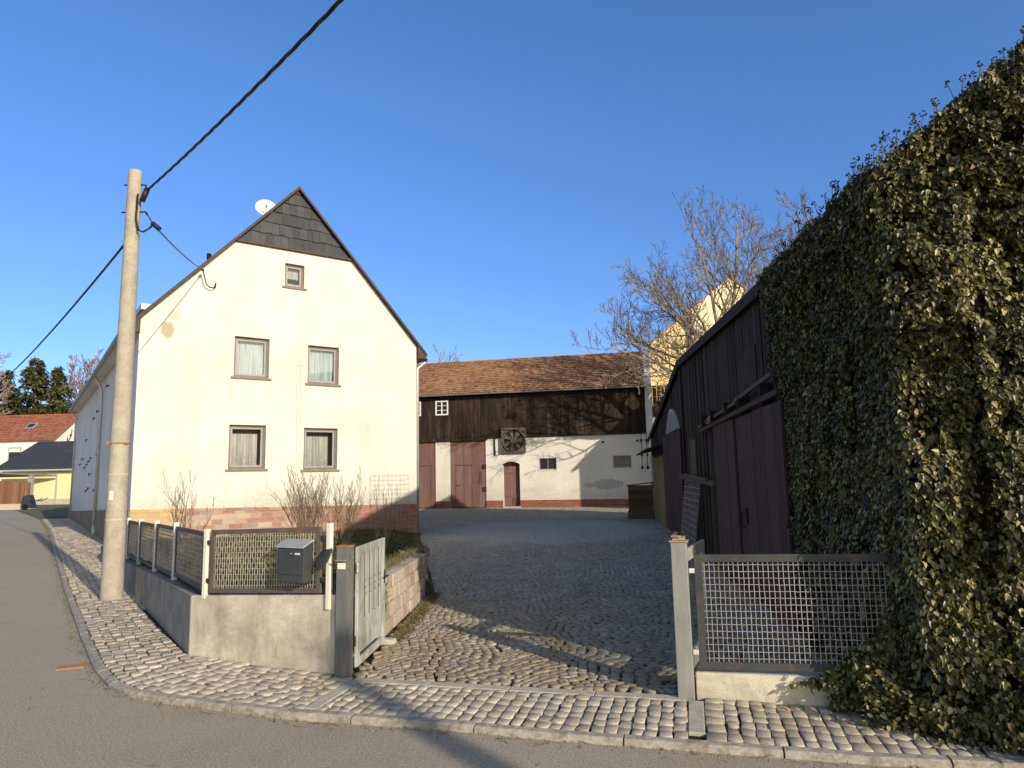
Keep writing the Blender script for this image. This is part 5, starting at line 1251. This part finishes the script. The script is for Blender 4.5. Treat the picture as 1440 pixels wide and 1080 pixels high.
bare_tree('bare_tree','big bare spreading tree rising between the barn and the dark shed',(9.85,31,0),7.0,.2,wl_,M['bark'],5,lvl=3,nch=(5,7,8),cl=.5,rmin=.0115,up=.14,rl=.48,spread=.85)
bare_tree('bare_tree','thinner bare tree whose twig tips show just above the ivy-covered shed roof',(15.2,31.5,0),6.5,.2,[(-2.2,0,11.4,.9),(-.8,.6,12.9,1),(.5,-.5,13.8,1),(1.4,.6,12.8,1),(2.2,-.3,11.4,.95)],M['bark'],9,lvl=3,nch=(6,7,7),cl=.47,rmin=.0125,up=.2)
bare_tree('bare_tree','small bare tree whose twigs peep over the barn roof beside the house',(-6.3,55,0),7,.2,[(-1.6,0,10.8,.9),(.2,.4,12.0,1),(1.6,0,11.6,1),(2.3,.2,10.6,.9)],M['twig'],12,lvl=2,nch=(6,6),cl=.4,rmin=.018,up=.2)
# left background trees
bare_tree('birch_tree','tall bare birch with pale reddish twigs at the left edge behind the red roof',(-74.0,92,GL),11,.3,[(-3,0,15,.6),(-2,1,18,.8),(-.5,0,22.5,1),(1.2,-1,21,.9),(2.6,1,18,.75),(3.2,0,15.5,.6),(-1.5,-1,20.5,.9),(1.8,.5,16.5,.5)],M['birch'],21,lvl=3,nch=(6,6,7),cl=.42,rmin=.04,up=.1)
bare_tree('bare_tree','grey-brown bare tree behind the conifer near the farmhouse eaves',(-74.5,114,GL),8,.35,[(-4.5,0,14,.7),(-3,1,17,.9),(-.8,0,19.5,1),(1.5,-1,19.8,1),(3.2,1,17.5,.9),(4.6,0,14.5,.7),(0,2,16.5,.8)],M['farbark'],22,lvl=3,nch=(6,6,7),cl=.42,rmin=.045,up=.12)
bare_tree('bare_tree','pale bare tree close behind the conifer top on the left',(-66.5,108,GL),8,.3,[(-4,0,17,.7),(-2.5,1,20.5,.9),(-.5,0,22,1),(1.6,-1,19.5,1),(3,1,16,.9)],M['farbark'],23,lvl=3,nch=(6,6,6),cl=.42,rmin=.04,up=.12)
# conifer: trunk + many drooping needle sprays
ct=thing('conifer','broad dark green conifer behind the red-roofed house on the left','tree',(-70.0,98,GL))
mb=MB();mb.tube([(0,0,0),(0,0,10),(.2,0,20)],[.35,.22,.04],8);mb.build('trunk',M['twig'],ct)
P=[];Nn=[];T=[];S=[]
for (ox,tz,rad) in ((0,20.0,6.2),(3.4,18.6,5.0),(-4.2,18.2,5.2)):
    for k in range(150):
        q=rg.random()**.75;z=3+(tz-3)*q;rr_=rad*(1-q)**.8*rg.uniform(.75,1.1)+.35;a=rg.uniform(0,2*math.pi);d=Vector((math.cos(a),math.sin(a),0))
        m=int(14+rr_*20)
        for i in range(m):
            f=(i+rg.random())/m;pp=Vector((ox,0,z))+d*(rr_*f)+Vector((0,0,-.55*f*f*rr_*.5+.15*rr_*f))+Vector(rg.normal(0,.16,3))
            P.append(pp);Nn.append(Vector((0,0,1))+d*.5+Vector(rg.normal(0,.5,3)));T.append(d+Vector((0,0,-.55))+Vector(rg.normal(0,.4,3)));S.append(rg.uniform(.28,.6))
V,F=leaves(P,Nn,T,S,.5,.1);npmesh('crown',V,F,M['needles'],ct)
# hillside behind and a far wood on it
mb=MB();nx_=40;
def hz_(x,y): return GL-.2+17*math.exp(-(((x+135)/55)**2+((y-190)/50)**2))+4*math.exp(-(((x+60)/60)**2+((y-230)/40)**2))+1.5*noise.noise(Vector((x*.05,y*.05,1)))*math.exp(-(((x+120)/80)**2+((y-190)/60)**2))
for j in range(nx_+1):
    for i in range(nx_+1):
        x=-260+i*260/nx_;y=115+j*190/nx_;mb.v.append((x,y,hz_(x,y)))
for j in range(nx_):
    for i in range(nx_): a=j*(nx_+1)+i;mb.f.append((a,a+1,a+nx_+2,a+nx_+1));mb.mi.append(0)
tag(mb.build('hill',M['farhill'],loc=(0,0,0),smooth=True),kind='structure')
mb=MB();rngw=random.Random(31)
for k in range(170):
    x=rngw.uniform(-150,-70);y=rngw.uniform(120,190);z=hz_(x,y);h=rngw.uniform(4,8)
    for q in range(5): grow(mb,(x,y,z),(rngw.gauss(0,.35),rngw.gauss(0,.35),1),h*rngw.uniform(.7,1),.12,1,rngw,(7,),.45,.6,.15,.12,4,.045)
tag(mb.build('far_wood',M['farbark'],loc=(0,0,0)),'reddish bare undergrowth covering the far hillside on the left','wood',kind='stuff')
# garden shrubs
def shrub(label,loc,h,w,n,seed,mat,lvl=2,nch=(4,5),r=.011):
    rng=random.Random(seed);t=thing('bare_shrub',label,'shrub',loc)
    mb=MB()
    for k in range(n):
        a=rng.uniform(0,2*math.pi);s=rng.random()**.6*w;d=Vector((math.cos(a)*s,math.sin(a)*s,h))
        grow(mb,(math.cos(a)*.06*w/ .4*rng.random(),math.sin(a)*.06*rng.random(),-.05),d,d.length*rng.uniform(.65,1.02),r,lvl,rng,nch,.38,.55,.28,.10,6,.0028,.2)
    mb.build('branches',mat,t);return t
shrub('upright bare shrub in front of the ochre end of the house plinth',(-5.75,11.9,gz(-5.75,11.9)),1.30,.45,9,41,M['twig'],nch=(4,5))
shrub('big bushy tan shrub behind the mailbox, below the ground floor windows',(-3.85,12.8,gz(-3.85,12.8)),1.35,.85,30,42,M['shrubtwig'],nch=(4,6))
shrub('wide low bare shrub between the big tan shrub and the house corner',(-3.2,12.9,gz(-3.2,12.9)),1.2,.7,18,45,M['shrubtwig'],nch=(4,5))
shrub('thin sapling with a few straight stems just behind the open gate leaf',(-2.38,12.3,gz(-2.38,12.3)),1.25,.35,6,43,M['shrubtwig'],lvl=1,nch=(5,),r=.013)
# evergreen bush behind the front panel, low cover and grass
def leafbush(name,label,c,r3,n,mat,s0,s1,ground=False,kind=None,cat='shrub'):
    t=thing(name,label,cat,c) if kind is None else None
    P=[];Nn=[];T=[];S=[]
    for k in range(n):
        v=Vector(rg.normal(0,1,3)).normalized();v.z=abs(v.z);rr_=(.45+.55*rg.random()**.5)*(1+.35*noise.noise(v*2.2+Vector(c)))
        p=Vector((v.x*r3[0],v.y*r3[1],v.z*r3[2]))*rr_;P.append(p);Nn.append(v+Vector((0,0,.5))+Vector(rg.normal(0,.5,3)));T.append(v+Vector(rg.normal(0,.6,3)));S.append(rg.uniform(s0,s1))
    V,F=leaves(P,Nn,T,S,.6,.1);npmesh('foliage',V,F,mat,t)
    mb=MB();rng=random.Random(n)
    for k in range(12): grow(mb,(0,0,-.05),(rng.gauss(0,.6)*r3[0],rng.gauss(0,.6)*r3[1],r3[2]),r3[2]*.9,.008,1,rng,(4,),.4,.6,.2,.1,4,.003)
    mb.build('branches',M['twig'],t);return t
leafbush('evergreen_bush','yellow-green leafy bush behind the front wire mesh panel',(-3.45,9.0,gz(-3.45,9.0)),(.75,.55,.42),2600,M['euon'],.03,.055)
leafbush('evergreen_bush','darker green leafy bush behind the mailbox',(-2.35,8.9,gz(-2.35,8.9)),(.5,.5,.40),1500,M['lowgreen'],.03,.05)
leafbush('evergreen_bush','rounded dark bush overhanging the far end of the block retaining wall',(-1.72,11.0,gz(-1.72,11.0)-.12),(.34,.5,.26),1500,M['lowgreen'],.025,.045)
leafbush('evergreen_bush','low dark bush at the bed edge between the retaining wall and the house corner',(-2.3,14.6,gz(-2.3,14.6)-.12),(.45,1.0,.32),1500,M['lowgreen'],.03,.05)
def blades(name,label,pts,mat,hmin,hmax,wd,kind='stuff',lean=.5,cat=None):
    n=len(pts);A=np.array(pts);h=rg.uniform(hmin,hmax,n);az=rg.uniform(0,2*math.pi,n);ln=np.abs(rg.normal(0,lean,n))*h
    dx,dy=np.cos(az),np.sin(az);V=np.zeros((n,4,3));V[:,0]=A+np.stack([-dy*wd,dx*wd,0*h],1);V[:,1]=A+np.stack([dy*wd,-dx*wd,0*h],1)
    V[:,2]=A+np.stack([dx*ln*.45+dy*wd*.7,dy*ln*.45-dx*wd*.7,h*.6],1);V[:,3]=A+np.stack([dx*ln,dy*ln,h],1)
    F=(np.array([(0,1,2,3)])[None]+4*np.arange(n)[:,None,None]).reshape(-1,4)
    return tag(npmesh(name,V.reshape(-1,3),F,mat,loc=(0,0,0)),label,cat or 'grass',kind=kind)
pts=[];pd=[]
while len(pts)<16000:
    y=rg.uniform(6.6,20.5);x=rg.uniform(-9,-1.3)
    if y<A_[1]-.48*(x-A_[0])+.22 or x<A_[0]+DL[0]*(y-A_[1])/DL[1]+.32: continue
    if x>(-1.75 if y<10.4 else -1.30-(y-10.4)*.16-.1): continue
    if y>HO[1]+HE[1]*(x-HO[0])/HE[0]-.1: continue
    f=noise.fractal(Vector((x*.8,y*.8,2)),1,2,3)
    q=(x,y,gz(x,y)-.01)
    if f>-.1 or (y>13 and x>-4): pts.append(q)
    elif rg.random()<.6: pd.append(q)
blades('grass','short green grass covering the raised front garden',pts,M['grassg'],.03,.10,.004)
# dry growth: on the wall crown, the bed and hanging over the blocks by the gate
for k in range(1500):
    t=rg.random();y=7.45+2.95*t;pd.append((-1.62+.19*t+rg.normal(0,.05),y,.68+rg.uniform(-.03,.02)))
for k in range(700):
    y=7.42+abs(rg.normal(0,.2));pd.append((-1.555+.0646*(y-6.47)+rg.normal(0,.02),y,rg.uniform(.25,.72)))
for k in range(900):
    s=rg.uniform(.1,fL+.1);z=.62+.07*s/fL;pd.append((F0[0]+ff.x*s-fno.x*rg.uniform(.02,.14),F0[1]+ff.y*s-fno.y*rg.uniform(.02,.14),z-.02))
blades('dry_grass','straw coloured dry grass and creeping stalks on the garden bed and over the block wall',pd,M['drygrass'],.02,.085,.003,lean=.7)
# leaf litter and moss line at wall feet in the yard
pl_=[]
for k in range(2500):
    t=rg.random();pl_.append((-1.36+.10*t+abs(rg.normal(0,.07)),7.5+2.95*t,-.004))
for k in range(500): 
    s=rg.uniform(9,13);q=sw(s,-abs(rg.normal(.05,.12)),0);pl_.append((q.x,q.y,-.005))
blades('moss_fringe','thin fringe of dry moss and weeds where the yard meets its walls',pl_,M['drygrass'],.01,.05,.006,lean=1.2)
# grit, straw and crumbs of bark gathered along the kerb and blown over the road
pg=[]
rs_=resample(KERB[1:],.02)
for k in range(2600):
    (x,y),d=rs_[rg.integers(0,len(rs_))];o=abs(rg.normal(0,.05))+.004
    if rg.random()<.12: o=rg.uniform(.1,1.6)
    pg.append((x-d[1]*o,y+d[0]*o,GL))
blades('grit','fine straw and grit gathered in the gutter along the kerb',pg,M['drygrass'],.006,.028,.004,lean=2.2,cat='grit')
pm=[]
while len(pm)<5200:
    x=rg.uniform(-12,8.5);y=rg.uniform(3.2,19)
    if inpoly((x,y),PAV) and noise.fractal(Vector((x*1.3,y*1.3,5)),1,2,3)>.0: pm.append((x,y,-.012))
blades('joint_weeds','dry moss and tiny weeds in the joints of the pavement setts',pm,M['drygrass'],.008,.028,.003,lean=.6,cat='weeds')
# stones and scraps by the shed foot
for k,(x,y,s,lb) in enumerate(((4.05,17.2,.13,'grey rubble stone'),(4.25,17.75,.10,'grey rubble stone'),(3.98,16.7,.09,'grey rubble stone'),(4.3,18.3,.14,'grey rubble stone'))):
    mb=MB();bm=bmesh.new();bmesh.ops.create_icosphere(bm,subdivisions=2,radius=s)
    for v in bm.verts: v.co*=1+.35*noise.noise(v.co*9+Vector((k*3,0,0)));v.co.z*=.7
    mb.add([(v.co.x+x,v.co.y+y,v.co.z+s*.45) for v in bm.verts],[tuple(v.index for v in f.verts) for f in bm.faces]);bm.free()
    tag(mb.build('stone',M['edging'],smooth=True),'grey rubble stone lying at the foot of the dark shed','stone',group='rubble stones at the foot of the shed')
# ------------------------------------------------------------------ camera, light, sky
pit=math.atan(127/950);rl=.0207
Fw=Vector((0,math.cos(pit),math.sin(pit)));r0=Vector((1,0,0));u0_=Vector((0,-math.sin(pit),math.cos(pit)))
Rc=r0*math.cos(rl)-u0_*math.sin(rl);Uc=r0*math.sin(rl)+u0_*math.cos(rl)
cam=bpy.data.cameras.new('camera');co=bpy.data.objects.new('camera',cam);COL.objects.link(co)
mw=Matrix((Rc,Uc,-Fw)).transposed().to_4x4();mw.translation=Vector((0,0,1.75));co.matrix_world=mw
cam.sensor_width=36;cam.lens=36*950/1440;cam.clip_end=3000;cam.clip_start=.05;sc.camera=co
EL=math.radians(19.5);sd=Vector((.615,-.789,0)).normalized();ts=Vector((sd.x*math.cos(EL),sd.y*math.cos(EL),math.sin(EL)))
sun=bpy.data.lights.new('sun','SUN');sun.energy=5.0;sun.angle=math.radians(.53);sun.color=(1.0,.90,.735)
so_=bpy.data.objects.new('sun',sun);COL.objects.link(so_);so_.rotation_euler=(-ts).to_track_quat('-Z','Y').to_euler();so_.location=ts*50
w=bpy.data.worlds.new('World');sc.world=w;w.use_nodes=True;nt=w.node_tree;nt.nodes.clear()
sky=nt.nodes.new('ShaderNodeTexSky');sky.sky_type='NISHITA';sky.sun_disc=False;sky.sun_elevation=EL;sky.sun_rotation=math.atan2(ts.x,ts.y);sky.air_density=1.0;sky.dust_density=.3;sky.ozone_density=2.0;sky.altitude=300
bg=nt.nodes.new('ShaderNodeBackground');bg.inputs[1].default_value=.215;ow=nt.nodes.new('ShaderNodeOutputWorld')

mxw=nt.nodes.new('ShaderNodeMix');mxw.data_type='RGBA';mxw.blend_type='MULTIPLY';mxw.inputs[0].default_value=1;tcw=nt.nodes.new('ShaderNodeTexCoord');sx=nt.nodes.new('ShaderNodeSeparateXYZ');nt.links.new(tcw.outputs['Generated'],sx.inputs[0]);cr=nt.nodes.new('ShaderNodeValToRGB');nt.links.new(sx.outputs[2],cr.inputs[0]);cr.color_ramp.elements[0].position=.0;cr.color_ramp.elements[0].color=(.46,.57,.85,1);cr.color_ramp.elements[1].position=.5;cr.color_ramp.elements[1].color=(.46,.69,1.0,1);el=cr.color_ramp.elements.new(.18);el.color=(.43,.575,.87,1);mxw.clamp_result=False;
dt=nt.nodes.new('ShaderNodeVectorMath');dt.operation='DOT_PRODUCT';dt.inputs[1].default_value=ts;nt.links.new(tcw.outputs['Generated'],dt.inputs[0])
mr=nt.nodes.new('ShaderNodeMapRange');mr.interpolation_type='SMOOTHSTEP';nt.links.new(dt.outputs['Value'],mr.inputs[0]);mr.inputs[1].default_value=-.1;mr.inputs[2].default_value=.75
mh=nt.nodes.new('ShaderNodeMix');mh.data_type='RGBA';nt.links.new(mr.outputs[0],mh.inputs[0]);nt.links.new(cr.outputs[0],mh.inputs[6]);mh.inputs[7].default_value=(1.5,1.15,.85,1)   # bright warm tint added to the sun-side sky to warm the shade
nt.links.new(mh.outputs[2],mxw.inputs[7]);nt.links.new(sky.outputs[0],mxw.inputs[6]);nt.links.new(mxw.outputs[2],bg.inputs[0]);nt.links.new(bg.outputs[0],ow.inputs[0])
sc.view_settings.view_transform='Standard';sc.view_settings.look='None';sc.view_settings.exposure=0;sc.view_settings.gamma=1
sc.render.engine='CYCLES';sc.cycles.max_bounces=6;sc.cycles.transparent_max_bounces=8
